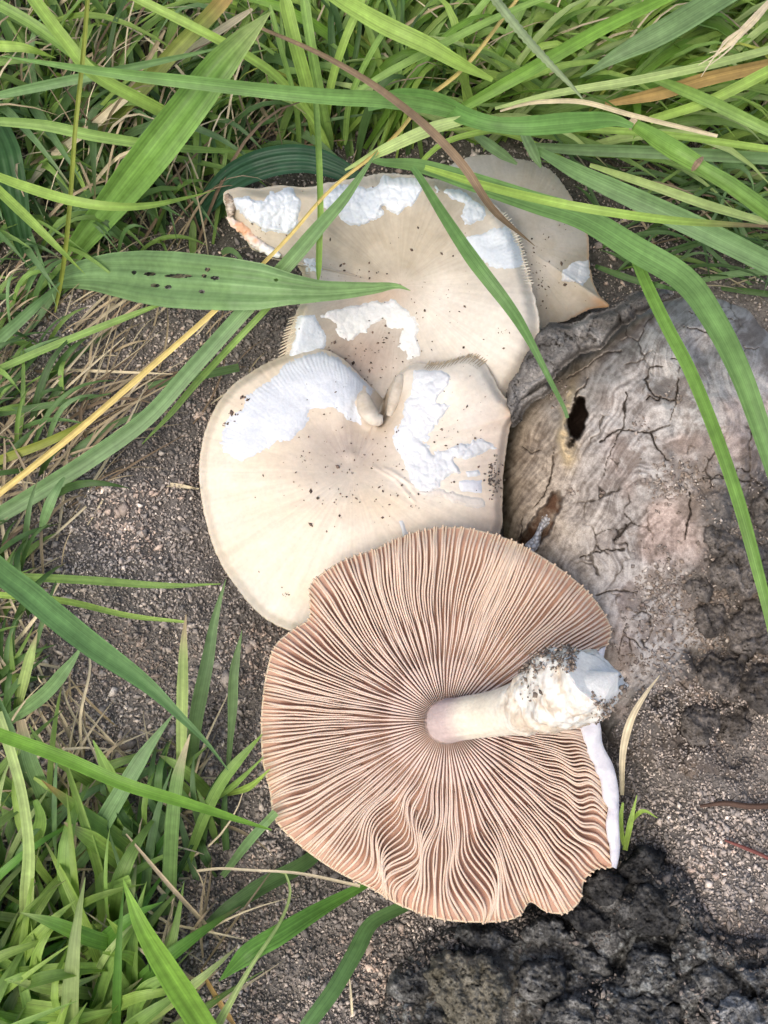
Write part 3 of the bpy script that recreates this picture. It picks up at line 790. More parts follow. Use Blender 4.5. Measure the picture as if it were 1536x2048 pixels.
patch(capC, C_o, Z1([(728, 1395), (742, 1390), (756, 1440), (745, 1448)]), 541, 0.5, 0.1, 2)
patch(capC, C_o, Z1([(606, 905), (630, 900), (632, 925), (612, 950)]), 543, 0.5, 0.2, 2)
def foldcol(X, Y, A):
    return mix([0.43, 0.37, 0.29], [0.56, 0.50, 0.42], np.clip(.5 + .7 * fbm(X, Y, 22, 545, 3), 0, 1))
lip(C_o, [(727, 786), (730, 806), (738, 826), (752, 838), (766, 838)], 19, lambda x, y: capC.z(np.array([742.0]), np.array([815.0])) + 0 * x + 0.5, M_cap, foldcol, 'rolled_fold', 547, amp=0.04)
lip(C_o, [(803, 748), (796, 775), (788, 802), (778, 832)], 13, lambda x, y: capC.z(x, y) + 0.5, M_cap, foldcol, 'rolled_fold', 549, amp=0.05)
teeth('gill_fringe', capC, C_o, R(40), R(56), 20, 0.95, 1.035, 4.0, 0.1, (0.46, 0.38, 0.27))
hidden_stem(mC, 700, 940, 26, 13)

# ---- the upturned mushroom
DC = (893, 1441)
D_OUT = [(900, 1055), (960, 1062), (1030, 1085), (1100, 1125), (1160, 1170), (1200, 1215), (1221, 1262), (1205, 1310), (1190, 1350), (1180, 1400), (1175, 1440), (1188, 1500), (1212, 1560), (1226, 1640),
         (1230, 1700), (1226, 1733), (1195, 1736), (1168, 1760), (1160, 1800), (1130, 1825), (1090, 1822), (1060, 1803), (1040, 1830), (1000, 1842), (930, 1843), (870, 1835), (800, 1810), (740, 1775),
         (670, 1740), (600, 1690), (552, 1640), (540, 1580), (526, 1520), (523, 1450), (526, 1400), (535, 1340), (552, 1290), (590, 1257), (618, 1238), (620, 1200), (626, 1165), (680, 1125), (760, 1095), (830, 1065)]
def zD(px, py, r, th):
    """level of the gill edges"""
    z = 49 + 0.034 * (1441 - py) - 0.004 * (px - 893)
    z = z + 3.5 * np.exp(-(r / 0.22) ** 2) + 3.0 * r * (1 - r) - 3.5 * sstep(0.86, 1.0, r) ** 2
    z = z + 1.6 * np.sin(3 * th + 0.7) * r ** 2 + 1.0 * np.sin(7 * th) * r ** 3
    z = z + 2.2 * np.exp(-((px - 800) / 60) ** 2 - ((py - 1660) / 60) ** 2) * np.sin(px / 26)
    return z
capD = Cap(D_OUT, DC, zD, 0.0, 551)
mD = thing('mushroom', 'upturned mushroom showing tan gills and a stubby earthy stem', 'mushroom', W(893, 1441, 0), 'cluster of pale mushrooms by the log')
def gill_depth(r):
    return 2.9 * sstep(1.0, 0.80, r) * (0.55 + 0.45 * sstep(0.08, 0.35, r)) + 1.5
def build_D_flesh():
    na, nr = 420, 60
    th = np.linspace(-math.pi, math.pi, na, endpoint=False)
    rr = np.linspace(0.02, 0.992, nr)
    rad = capD.Rad(th)
    def ring(k, dz, under=False):
        x = DC[0] + k * rad * np.cos(th); y = DC[1] - k * rad * np.sin(th)
        return x, y, zD(x, y, np.full(na, min(k, 1)), th) + dz
    rows = [ring(k, -gill_depth(k)) for k in rr]
    cols = [np.tile(np.array([0.50, 0.30, 0.21]) * (1 - 0.1 * k), (na, 1)) for k in rr]
    for k, dz in ((0.999, -1.7), (1.004, -2.2), (1.0, -3.0), (0.97, -4.2), (0.85, -7.5), (0.6, -12), (0.3, -15), (0.02, -16)):
        rows.append(ring(k, dz)); cols.append(np.tile([0.68, 0.54, 0.38], (na, 1)))
    X = np.array([a[0] for a in rows]); Y = np.array([a[1] for a in rows]); Z = np.array([a[2] for a in rows])
    splat(X[:nr], Y[:nr], Z[:nr] + 5)
    return obj('cap', W(X, Y, Z).reshape(-1, 3), [grid_faces(len(rows), na, True)[:, ::-1]], M_cap, mD, attrs={'col': np.vstack(cols)})
D_o = build_D_flesh()

def warp(th, r):
    """angular bend shared by neighbouring gills so that they flow together"""
    d = 0.05 * fbm(np.cos(th) * 1.6 + 5, np.sin(th) * 1.6, 1.0, 561, 2) * (r - 0.1) * 2
    d = d + 0.022 * fbm(np.cos(th) * 3, np.sin(th) * 3 + r * 2.5, 1.0, 563, 2) * sstep(0.15, 0.5, r)
    # sway to the upper left
    def win(c, w): 
        a = (th - c + math.pi) % (2 * math.pi) - math.pi
        return np.exp(-(a / w) ** 2)
    d = d - 0.17 * win(R(128), 0.55) * sstep(0.35, 1.0, r) * (r - 0.2)
    # crumpled folds at the bottom
    d = d + win(R(-104), 0.42) * 0.042 * np.sin(9 * r + 9 * th) * sstep(0.25, 0.5, r)
    d = d + win(R(-112), 0.22) * 0.058 * np.sin(17 * r - 14 * th + 1.0) * sstep(0.35, 0.6, r)
    d = d + win(R(-82), 0.20) * 0.042 * np.sin(14 * r + 21 * th) * sstep(0.45, 0.7, r)
    d = d + win(R(-30), 0.30) * 0.022 * np.sin(30 * r) * sstep(0.55, 0.85, r)
    return d

def build_gills():
    N = 288
    prng = random.Random(5)
    base = np.linspace(-math.pi, math.pi, N, endpoint=False)
    jit = np.array([prng.uniform(-.34, .34) for _ in range(N)]) * 2 * math.pi / N
    # four tiers: full gills and shorter ones between
    tier = [0, 2, 1]
    start = {0: 0.11, 1: 0.30, 2: 0.50}
    ns = 34
    for i in range(N):
        tr = tier[i % 3]
        r0 = start[tr] + prng.uniform(-.04, .07) * (tr > 0)
        r1 = prng.uniform(0.996, 1.014)
        r = np.linspace(r0, r1, ns)
        act = np.interp(r, [0.1, 0.30, 0.36, 0.5, 0.58], [N / 3, N / 3, N * 2 / 3, N * 2 / 3, N])
        th = base[i] + jit[i] * sstep(0.3, 0.9, r) + warp(np.full(ns, base[i]), r) + 0.0022 * np.sin(np.arange(ns) * prng.uniform(.25, .6) + prng.uniform(0, 6)) * r
        thw = (th + math.pi) % (2 * math.pi) - math.pi
        rad = capD.Rad(thw)
        x = DC[0] + r * rad * np.cos(th); y = DC[1] - r * rad * np.sin(th)
        e = (r - r0) / (r1 - r0)
        zt = zD(x, y, np.minimum(r, 1), th) - prng.uniform(0, 0.7) - 0.7 * float(fbm(np.array(base[i] * 9), np.array(0.3), 1.0, 567, 2)) - (0.0 if tr == 0 else 1.8 * sstep(0.25, 0, e)) + 0.10 * np.interp(np.arange(ns), np.arange(0, ns, 3), [prng.uniform(-1, 1) for _ in range(0, ns, 3)])
        dep = gill_depth(r) + 0.4
        sp = 2 * math.pi * r * rad / act                     # spacing in photo pixels
        w = np.minimum(sp * 0.76, 8.2) * prng.uniform(.85, 1.12)
        w = w * (0.35 + 0.65 * sstep(0, 0.12, e)) * (0.6 + 0.4 * sstep(1.0, 0.93, e))
        tx = np.gradient(x); ty = np.gradient(y); L = np.hypot(tx, ty); nx, ny = -ty / L, tx / L
        lean = prng.uniform(-.5, .5)
        prof = [(-0.55, -1.0), (-0.45, -0.18), (-0.2, 0.0), (0.25, 0.0), (0.46, -0.2), (0.55, -1.0)]
        rows = []
        for s, dz in prof:
            rows.append(W(x + nx * w * (s + lean * 0.3 * (1 + dz)), y + ny * w * (s + lean * .3 * (1 + dz)), zt + np.where(dz == -1.0, -dep, dz * np.minimum(dep, 2.6))))
        V = np.stack(rows, 1).reshape(-1, 3)
        tone = prng.uniform(.9, 1.08)
        cedge = mix([0.61, 0.48, 0.41], [0.62, 0.485, 0.38], sstep(0.1, 0.9, r)) * tone
        cedge = mix(cedge, np.array([0.55, 0.42, 0.26]), 0.5 * sstep(0.93, 1.0, r))
        cside = mix([0.55, 0.385, 0.325], [0.55, 0.375, 0.285], sstep(0.1, 0.9, r)) * tone
        cc = np.stack([cside, cside * .7 + cedge * .3, cedge, cedge, cside * .7 + cedge * .3, cside], 1).reshape(-1, 3)
        obj('gill', V, [grid_faces(ns, 6)], M_gill, D_o, attrs={'col': cc})
build_gills()

def tube(name, path, rads, parent, mat, cfun, dfun, na=64, nl=90, planes=()):
    """path: (px, py, z mm); rads in mm"""
    P = np.array([W(*p) for p in path])
    P = spline(np.c_[P, np.array(rads)[:, None] * 0.001], nl)
    pos = P[:, :3]; rad = P[:, 3]
    T = np.gradient(pos, axis=0); T /= np.linalg.norm(T, axis=1)[:, None]
    up = np.array([0, 1, 0.2]); N = np.cross(T, up); N /= np.linalg.norm(N, axis=1)[:, None]; B = np.cross(T, N)
    a = np.linspace(0, 2 * math.pi, na, endpoint=False)
    A, I = np.meshgrid(a, np.linspace(0, 1, nl))
    rr = rad[:, None] + dfun(A, I)
    V = pos[:, None] + rr[..., None] * (np.cos(A)[..., None] * N[:, None] + np.sin(A)[..., None] * B[:, None])
    C = cfun(A, I, V)
    for p0, nn, white in planes:
        nn = np.array(nn, float); nn /= np.linalg.norm(nn)
        d = np.maximum((V - W(*p0)) @ nn, 0) * sstep(0.6, 0.75, I)
        V = V - d[..., None] * nn * 0.94
        if white: C = mix(C, np.array([0.76, 0.745, 0.70]) * (1 + 0.05 * fbm(A * 3, I * 30, 1.0, 589, 3)[..., None]), sstep(0.0002, 0.0012, d))
    V2 = np.vstack([V.reshape(-1, 3), pos[-1:] + T[-1:] * 0.002])
    j = np.arange(na); b = (nl - 1) * na
    tri = np.stack([b + j, b + (j + 1) % na, np.full(na, nl * na)], -1)
    return obj(name, V2, [grid_faces(nl, na, True)[:, ::-1], tri[:, ::-1]], mat, parent, attrs={'col': np.vstack([C.reshape(-1, 3), C[-1, :1]])}), V

def around(A, I, k, seed, oct=4, gain=.6):
    return 0.72 * (fbm(np.cos(A) * k, I * 6.5 * k, 1.0, seed, oct, gain) + fbm(np.sin(A) * k + 9, I * 6.5 * k + 31, 1.0, seed + 1, oct, gain))
def stem_d(A, I):
    b = sstep(0.42, 0.68, I) * sstep(1.0, 0.93, I)
    fold = np.exp(-((I - 0.585 - 0.03 * np.sin(A * 2 + 1)) / 0.018) ** 2)
    return (b * (2.4 * around(A, I, 1.2, 571, 2) + 1.2 * around(A, I, 4.0, 575)) - 0.5 * fold + 0.2 * around(A, I, 1.5, 579, 2) * (1 - b)) * 0.001
def stem_c(A, I, V):
    fib = around(A, I * 0.12, 7.0, 581, 3)
    c = mix([0.46, 0.37, 0.35], [0.64, 0.58, 0.47], sstep(0.08, 0.22, I))
    c = c * (1 + 0.09 * fib[..., None])
    c = mix(c, np.array([0.70, 0.66, 0.57]), sstep(0.3, 0.5, I) * 0.6)
    b = sstep(0.40, 0.62, I)
    n = around(A, I, 2.4, 583); m = around(A, I, 7.0, 587)
    c = mix(c, np.array([0.53, 0.42, 0.315]), b * sstep(-0.3, 0.3, n) * 0.7)
    c = mix(c, np.array([0.66, 0.645, 0.60]), b * sstep(0.05, -0.4, n + 0.3 * m) * 0.9)
    c = mix(c, np.array([0.34, 0.26, 0.20]), b * 0.5 * sstep(0.3, 0.6, m))
    c = mix(c, np.array([0.66, 0.67, 0.64]), sstep(0.86, 0.91, I) * 0.8 * sstep(-.4, 0, n + .1))
    return c
stem_o, stem_V = tube('stem', [(886, 1444, 37), (888, 1443, 43), (897, 1441, 49), (925, 1437, 55), (970, 1430, 61), (1015, 1422, 69), (1055, 1412, 77), (1095, 1398, 86), (1140, 1382, 95), (1180, 1370, 103), (1212, 1358, 109), (1228, 1350, 112)],
                      [11.0, 9.2, 8.2, 7.7, 7.7, 8.3, 9.4, 10.9, 11.9, 11.5, 10.2, 6.5], mD, M_stem, stem_c, stem_d, 110, 150, [((1172, 1338, 106), (0.50, 0.50, 0.70), True), ((1232, 1404, 100), (0.75, -0.55, 0.35), False)])

def solid_strip(name, outer, inner, zf, thick, mat, parent, cfun, n=50):
    a = spline(outer, n); b = spline(inner, n)
    b = b + np.stack([4 * fbm(np.arange(n), np.arange(n) * 0, 4, 595, 3), np.zeros(n)], -1)
    k = np.linspace(0, 1, 7)
    X = a[:, 0][:, None] * (1 - k) + b[:, 0][:, None] * k; Y = a[:, 1][:, None] * (1 - k) + b[:, 1][:, None] * k
    Z = zf(X, Y) + 0.7 * fbm(X, Y, 16, 591, 4) - 1.2 * (2 * np.abs(k - .5)) ** 3
    C = cfun(X, Y)
    Xb, Yb, Zb = X[:, ::-1], Y[:, ::-1], Z[:, ::-1] - thick
    X = np.c_[X, Xb]; Y = np.c_[Y, Yb]; Z = np.c_[Z, Zb]; C = np.concatenate([C, C[:, ::-1]], 1)
    return obj(name, W(X, Y, Z).reshape(-1, 3), [grid_faces(n, 14, True)], mat, parent, attrs={'col': C.reshape(-1, 3)})
fl = lambda X, Y: mix([0.54, 0.525, 0.56], [0.64, 0.625, 0.64], np.clip(.5 + .6 * fbm(X, Y, 30, 593, 3), 0, 1))
dz_ = lambda X, Y: 49 + 0.034 * (1441 - Y) - 0.004 * (X - 893) - 0.6 + 0.6 * fbm(X, Y, 40, 597, 3)
solid_strip('broken_flesh', [(1190, 1418), (1201, 1450), (1206, 1490), (1226, 1530), (1237, 1580), (1238, 1640), (1240, 1700), (1233, 1738)],
            [(1160, 1420), (1164, 1470), (1176, 1510), (1197, 1560), (1209, 1600), (1214, 1650), (1218, 1700), (1220, 1733)], dz_, 5, M_flesh, D_o, fl)
solid_strip('broken_flesh', [(1212, 1292), (1206, 1318), (1196, 1345), (1188, 1375)], [(1196, 1300), (1188, 1318), (1180, 1345), (1176, 1375)], dz_, 5, M_flesh, D_o, fl)
# notched left tuft: exposed rim flesh where a flap is folded
# ------------------------------------------------------------------ soil flakes and crumbs
OCT = np.array([(1, 0, 0), (-1, 0, 0), (0, 1, 0), (0, -1, 0), (0, 0, 1), (0, 0, -1)], float)
OCF = np.array([(0, 2, 4), (2, 1, 4), (1, 3, 4), (3, 0, 4), (2, 0, 5), (1, 2, 5), (3, 1, 5), (0, 3, 5)])
def flakes(name, P, size, cols, parent=None, tilt=0.6, flat=0.35, seed=1):
    g = np.random.default_rng(seed)
    n = len(P)
    size = np.broadcast_to(size, (n,))
    S = np.stack([size * g.uniform(.8, 1.5, n), size * g.uniform(.5, .9, n), size * flat * g.uniform(.6, 1.5, n)], -1)
    v = OCT[None] * S[:, None] * g.uniform(.7, 1.3, (n, 6, 1))
    a = g.uniform(0, 2 * math.pi, n); b = g.normal(0, tilt, n); c = g.normal(0, tilt, n)
    ca, sa, cb, sb, cc, sc = np.cos(a), np.sin(a), np.cos(b), np.sin(b), np.cos(c), np.sin(c)
    x, y, z = v[..., 0], v[..., 1], v[..., 2]
    y, z = y * cb[:, None] - z * sb[:, None], y * sb[:, None] + z * cb[:, None]
    x, z = x * cc[:, None] - z * sc[:, None], x * sc[:, None] + z * cc[:, None]
    x, y = x * ca[:, None] - y * sa[:, None], x * sa[:, None] + y * ca[:, None]
    V = np.stack([x, y, z], -1) + P[:, None]
    Fc = (OCF[None] + (np.arange(n) * 6)[:, None, None]).reshape(-1, 3)
    o = obj(name, V.reshape(-1, 3), [Fc], M_flake, parent, smooth=False, attrs={'col': np.repeat(cols, 6, 0)})
    o['kind'] = 'stuff'
    return o

def soil_cols(n, g, light=0.0):
    pal = np.array([(0.052, 0.046, 0.042), (0.080, 0.070, 0.063), (0.112, 0.097, 0.087), (0.15, 0.128, 0.112), (0.21, 0.182, 0.158), (0.28, 0.252, 0.225)])
    p = np.array([.24, .30, .25, .14, .05, .015]); p = p * (1 + light * np.arange(6)); p /= p.sum()
    return pal[g.choice(6, n, p=p)] * g.uniform(.75, 1.2, (n, 1))

def build_soil():
    g = np.random.default_rng(21)
    n = 210000
    px = g.uniform(-120, 1640, n); py = g.uniform(-80, 2140, n)
    dens = np.full(n, 0.35)
    dens = np.where((py > 560) & (px < 640), 1.0, dens)
    dens = np.where((py > 1250) & (px > 1150), 1.0, dens)
    dens = np.where((py > 1750), 0.9, dens)
    sdc = poly_sd(px, py, CHAR_POLY)
    dens = np.where(sdc > 10, 0.05 + 0.4 * sstep(0.1, 0.7, fbm(px, py, 70, 617, 3)) + 0.6 * sstep(70, 10, sdc), dens)
    k = g.uniform(0, 1, n) < dens
    px, py = px[k], py[k]
    inlog = poly_sd(px, py, LOG_POLY) > 0
    lf = log_fields(px, py)
    drop = inlog & (lf['crust'] < 0.5)
    drop |= inlog & (g.uniform(0, 1, len(px)) > sstep(-0.3, 0.5, fbm(px, py, 70, 611, 3) + 0.9 * sstep(1250, 1450, py) - 0.25))
    # hide what lies under the caps
    for cp in (capC, capD, capB):
        r, _ = cp.rt(px, py); drop |= r < (0.97 if cp is capD else 0.85)
    k = ~drop
    px, py, inlog = px[k], py[k], inlog[k]
    z = on_ground(px, py)
    z = np.where(inlog, np.maximum(log_z(px, py), z), z)
    ic = poly_sd(px, py, CHAR_POLY) > 0
    ci = np.clip(np.searchsorted(CH['x'], px), 0, len(CH['x']) - 1); cj = np.clip(np.searchsorted(CH['y'], py), 0, len(CH['y']) - 1)
    z = np.where(ic, np.maximum(z, CH['z'][ci, cj]), z)
    sz = 0.00055 * np.exp(g.normal(0.05, .5, len(px)))
    dusty = sstep(-.1, .5, fbm(px, py, 130, 613, 3))
    c = soil_cols(len(px), g, 0.15)
    c = mix(c, soil_cols(len(px), g, 1.2) * np.array([1.06, .95, .88]), (g.uniform(0, 1, len(px)) < dusty * .6).astype(float))
    c = mix(c, soil_cols(len(px), g, 1.0), ((px > 1200) & (g.uniform(0, 1, len(px)) < .5)).astype(float))
    tag(flakes('soil_flakes', W(px, py, z + 0.6), np.where(inlog, np.minimum(sz, 0.0008), sz), (c * 0.75 + 0.028) * np.array([3.2, 3.1, 3.0]) * (np.where(ic, 0.5, 1.0) * (1 + 0.35 * fbm(px, py, 110, 619, 4)))[:, None], seed=3), 'loose brown grains and flakes of rotted wood over the soil', 'soil')
    # sawdust heaps on the log
    cl = []
    for cx, cy, sx, sy, m in ((1325, 1190, 30, 45, 420), (1420, 1250, 18, 60, 260), (1360, 955, 40, 22, 170), (1335, 985, 20, 14, 60), (1280, 850, 14, 14, 22), (1345, 800, 12, 16, 20), (1450, 1080, 40, 40, 90),
                              (1520, 1060, 14, 40, 80), (1300, 1300, 50, 40, 260), (1460, 1180, 60, 60, 160), (1147, 985, 6, 6, 10), (1205, 988, 4, 4, 6), (1110, 780, 14, 22, 60), (1390, 1330, 60, 40, 300)):
        cl.append(np.c_[g.normal(cx, sx, m), g.normal(cy, sy, m)])
    q = np.vstack(cl)
    z = np.maximum(log_z(q[:, 0], q[:, 1]), on_ground(q[:, 0], q[:, 1]))
    c = np.maximum(soil_cols(len(q), g, 5) * 2.0, np.array([0.25, 0.20, 0.16])) * g.uniform(.75, 1.15, (len(q), 1))
    tag(flakes('sawdust', W(q[:, 0], q[:, 1], z + 0.3), np.minimum(0.00068 * np.exp(g.normal(0, .45, len(q))), 0.0012), c, seed=5), 'pale wood dust flakes lying in clumps on the grey log', 'sawdust')
build_soil()

def crumbs(cap, parent, spots, seed, base=0.00035):
    g = np.random.default_rng(seed)
    pts = []
    for cx, cy, sx, sy, m in spots:
        pts.append(np.c_[g.normal(cx, sx, m), g.normal(cy, sy, m)])
    q = np.vstack(pts)
    r, _ = cap.rt(q[:, 0], q[:, 1]); q = q[r < 0.97]
    z = cap.z(q[:, 0], q[:, 1])
    c = np.array([0.06, 0.043, 0.034]) * g.uniform(.6, 3.2, (len(q), 1))
    o = flakes('soil_specks', W(q[:, 0], q[:, 1], z + 0.35), base * 0.85 * np.exp(g.normal(0, .55, len(q))), c, parent, 0.4, 0.6, seed + 1)
    return o
def stuff_top(o, label):
    return tag(o, label, 'soil')
stuff_top(crumbs(capA, None, [(1060, 520, 40, 60, 60), (1100, 580, 40, 30, 20), (1080, 560, 14, 14, 22)], 701), 'dark soil specks sprinkled on the half hidden cap')
stuff_top(crumbs(capB, None, [(745, 710, 45, 40, 95), (690, 545, 40, 10, 24), (800, 560, 130, 90, 46), (900, 650, 90, 60, 40), (1005, 665, 6, 4, 6), (520, 455, 20, 10, 16), (660, 690, 26, 22, 30)], 703),
          'dark soil specks scattered over the funnel-shaped cap')
stuff_top(crumbs(capC, None, [(705, 905, 60, 50, 60), (760, 985, 65, 40, 55), (690, 710, 22, 16, 46), (680, 790, 40, 40, 26), (905, 830, 60, 50, 46), (650, 1010, 130, 90, 34), (575, 1190, 5, 5, 8), (608, 915, 5, 5, 8),
                                (920, 900, 50, 40, 24), (985, 940, 8, 14, 14)], 705), 'dark soil specks on the broad cream cap around its hollow')
stuff_top(crumbs(capC, None, [(455, 845, 8, 4, 9), (472, 820, 6, 8, 7), (488, 797, 6, 5, 7)], 707, 0.0007), 'row of dark bore marks along the cream cap margin')
def stem_soil():
    g = np.random.default_rng(711)
    nl, na = stem_V.shape[:2]
    q = []
    px, py = PX(stem_V)
    m1 = (np.abs(px - 1095) < 55) & (py < 1345) & (py > 1270)
    m2 = (px > 1185) & (py > 1350)
    m3 = (np.abs(px - 1060) < 22) & (py < 1400)
    for m, k in ((m1, 700), (m2, 260), (m3, 120)):
        v = stem_V[m]
        if len(v): q.append(v[g.integers(0, len(v), k)] + g.normal(0, 0.0007, (k, 3)))
    q = np.vstack(q)
    c = soil_cols(len(q), g, 0.9) * np.array([2.0, 1.85, 1.7])
    o = flakes('soil_clump', q, 0.00055 * np.exp(g.normal(0, .4, len(q))), c, stem_o, 0.8, 0.6, 713)
stem_soil()
# crumb lump stuck at the cream cap's right edge
g_ = np.random.default_rng(715)
q_ = np.c_[g_.normal(988, 9, 70), g_.normal(958, 16, 70)]
stuff_top(flakes('soil_crumb', W(q_[:, 0], q_[:, 1], capC.z(q_[:, 0], q_[:, 1]) + g_.uniform(0, 3, 70)), 0.0006, soil_cols(70, g_, 2.5), None, 0.8, 0.6, 717), 'crumb of brown rotted wood between the cream cap and log')

# ------------------------------------------------------------------ grass
BR = (0.300, 0.445, 0.098); MD = (0.220, 0.355, 0.090); DK = (0.092, 0.175, 0.055); BL = (0.178, 0.300, 0.125); PL = (0.36, 0.465, 0.175); YG = (0.26, 0.30, 0.055)
YE = (0.54, 0.42, 0.15); OR = (0.36, 0.235, 0.085); ST = (0.53, 0.455, 0.31); TN = (0.37, 0.295, 0.19); BN = (0.19, 0.135, 0.085); GG = (0.165, 0.265, 0.115)

def blade_mesh(pts, w, zs, tip='b', c=MD, c2=None, fold=0.25, n=30, k=5, roll=0.0, wig=0.0, clear=3.0, prof=None, seed=0, holes=None, ribs=0, rootfade=True):
    p = spline(pts, n)
    t = np.linspace(0, 1, n)
    z = np.interp(t, np.linspace(0, 1, len(zs)), zs)
    if len(zs) > 2:
        ker = np.array([1, 2, 3, 2, 1]) / 9.0
        z = np.convolve(np.r_[z[:1], z[:1], z, z[-1:], z[-1:]], ker, 'valid')
    if clear is not None:
        ob = obst(p[:, 0], p[:, 1]) + clear
        z2 = np.maximum(z, ob)
        for _ in range(4):
            s = np.r_[z2[0], (z2[:-2] + 2 * z2[1:-1] + z2[2:]) / 4, z2[-1]]
            z2 = np.maximum(s, ob)
        z = np.where(obst(p[:, 0], p[:, 1]) > 0, z2, np.maximum(z, z2 * 0 + z))
        z = np.maximum(z, 0.7 * np.convolve(np.r_[z[:2], z, z[-2:]], np.ones(5) / 5, 'valid'))
    P = W(p[:, 0], p[:, 1], z)
    if np.ndim(w):
        wid = np.interp(t, np.linspace(0, 1, len(w)), w)
    else:
        e = t if tip == 'b' else (1 - t if tip == 'a' else t * 0 + 0.4)
        if tip == 'ab':
            wid = w * np.sin(math.pi * np.clip(t, 0.01, .99)) ** 0.6
        else:
            wid = w * (1 - 0.65 * np.clip((np.abs(2 * t - 1) - .8) / .2, 0, 1) ** 2) if tip == 'n' else w * (1 - np.clip((e - 0.35) / 0.65, 0, 1) ** 1.7) * (0.72 + 0.28 * sstep(0, 0.3, e))
    wid = np.maximum(wid, 0.7) * mmpx(P)
    T = np.gradient(P, axis=0); T /= np.linalg.norm(T, axis=1)[:, None] + 1e-12
    Vw = CAM - P; Vw /= np.linalg.norm(Vw, axis=1)[:, None]
    S = np.cross(T, Vw); S /= np.linalg.norm(S, axis=1)[:, None] + 1e-9
    N = np.cross(S, T)
    rl = roll + wig * np.sin(t * 5 + seed)
    S2 = S * np.cos(rl)[:, None] + N * np.sin(rl)[:, None] if np.ndim(rl) else S * math.cos(rl) + N * math.sin(rl)
    N2 = np.cross(S2, T)
    s = np.linspace(-1, 1, k)
    off = fold * np.abs(s) ** 1.3 * 0.5
    if ribs:
        off = off + 0.03 * np.cos(s * math.pi * ribs)
    V = P[:, None] + S2[:, None] * (s[None, :, None] * wid[:, None, None] / 2) + N2[:, None] * (off[None, :, None] * wid[:, None, None])
    cc = np.tile(np.array(c, float), (n, 1))
    if c2 is not None:
        e = t if tip != 'a' else 1 - t
        cc = mix(cc, np.array(c2, float), sstep(0.72, 0.97, e))
    mid = 1 + 0.22 * np.exp(-(s / 0.14) ** 2)
    mot = 1 + 0.16 * fbm(np.broadcast_to(t[:, None] * len(pts) * 1.6, (n, k)) + seed * 7.7, np.broadcast_to(s[None] * 0.8, (n, k)), 1.0, 900 + seed, 4)
    edge = 1 + 0.12 * sstep(0.85, 1.0, np.abs(s))
    C = cc[:, None] * (mid * edge)[None, :, None] * mot[..., None]
    L = np.r_[0, np.cumsum(np.linalg.norm(np.diff(P, axis=0), axis=1))]
    UV = np.stack([np.broadcast_to((L / 0.02)[:, None], (n, k)), np.broadcast_to(s[None] * 1.0, (n, k)), np.full((n, k), seed * 3.7 % 50)], -1)
    fc = grid_faces(n, k)
    if holes:
        X, Y = PX(V); Xf = X.reshape(-1)[fc].mean(1); Yf = Y.reshape(-1)[fc].mean(1)
        bad = np.zeros(len(fc), bool)
        for hx, hy, rx, ry in holes:
            bad |= ((Xf - hx) / rx) ** 2 + ((Yf - hy) / ry) ** 2 < 1
        fc = fc[~bad]
    return V.reshape(-1, 3), fc, C.reshape(-1, 3), UV.reshape(-1, 3), P

bl_seed = [0]
def blade(label, pts, w, zs, tip='b', c=MD, c2=None, name='grass_leaf', cat='grass blade', group=None, mat=None, **kw):
    bl_seed[0] += 1
    kw.setdefault('seed', bl_seed[0])
    kw.setdefault('roll', (((bl_seed[0] * 37) % 17) / 17 - .5) * 0.7)
    V, fc, C, UV, P = blade_mesh(pts, w, zs, tip, c, c2, **kw)
    dry = c in (ST, TN, BN, YE, OR)
    o = obj(name, V, [fc], mat or (M_straw if dry else M_grass), None, attrs={'col': C, 'leaf_uv': UV}, origin=P[np.argmin(P[:, 2])])
    return tag(o, label, cat, group)

# broad ribwort leaves
HOLES = [(268, 545, 5, 4), (300, 548, 12, 4), (357, 552, 28, 4), (408, 552, 5, 4), (430, 556, 9, 4), (415, 539, 6, 4), (310, 571, 9, 4), (336, 574, 7, 4), (404, 583, 6, 4), (552, 560, 4, 3)]
blade('broad ribbed leaf with a row of eaten holes lying over the funnel-shaped cap', [(105, 566), (150, 552), (220, 548), (350, 560), (500, 572), (600, 580), (660, 582), (740, 577), (790, 572), (821, 581)],
      [26, 56, 84, 104, 112, 110, 104, 92, 62, 42, 32, 20, 1], [4, 20, 45, 62, 66, 64, 62], c=BL, name='ribwort_leaf', cat='leaf', n=480, k=61, fold=0.10, ribs=3, roll=0.12, holes=HOLES, clear=4)
blade('broad pale green ribbed leaf standing upright to a sharp point among the grass', [(140, 515), (165, 480), (215, 418), (300, 312), (378, 212), (432, 140), (480, 85), (543, 22)],
      [36, 50, 62, 72, 76, 74, 70, 60, 38, 1], [6, 30, 55, 72, 82, 86], c=(0.175, 0.325, 0.068), c2=PL, name='ribwort_leaf', cat='leaf', n=120, k=25, fold=0.16, ribs=2, roll=-0.1)
blade('dark bluish ribbed leaf arching behind the torn rim lobe', [(385, 452), (420, 400), (470, 352), (540, 324), (610, 318), (670, 335), (720, 362), (750, 385)], [20, 40, 52, 58, 56, 50, 36, 4], [5, 25, 38, 42, 40, 36], c=(0.03, 0.085, 0.045), name='ribwort_leaf', cat='leaf', n=90, k=21, fold=0.12, ribs=4, clear=None)
blade('dull ribbed leaf drooping beside the yellow stalk', [(-25, 235), (5, 300), (25, 390), (42, 470), (62, 536)], [60, 66, 60, 44, 20], [30, 40, 34, 20, 6], c=(0.05, 0.12, 0.04), name='ribwort_leaf', cat='leaf', n=60, k=15, fold=0.15, ribs=4)

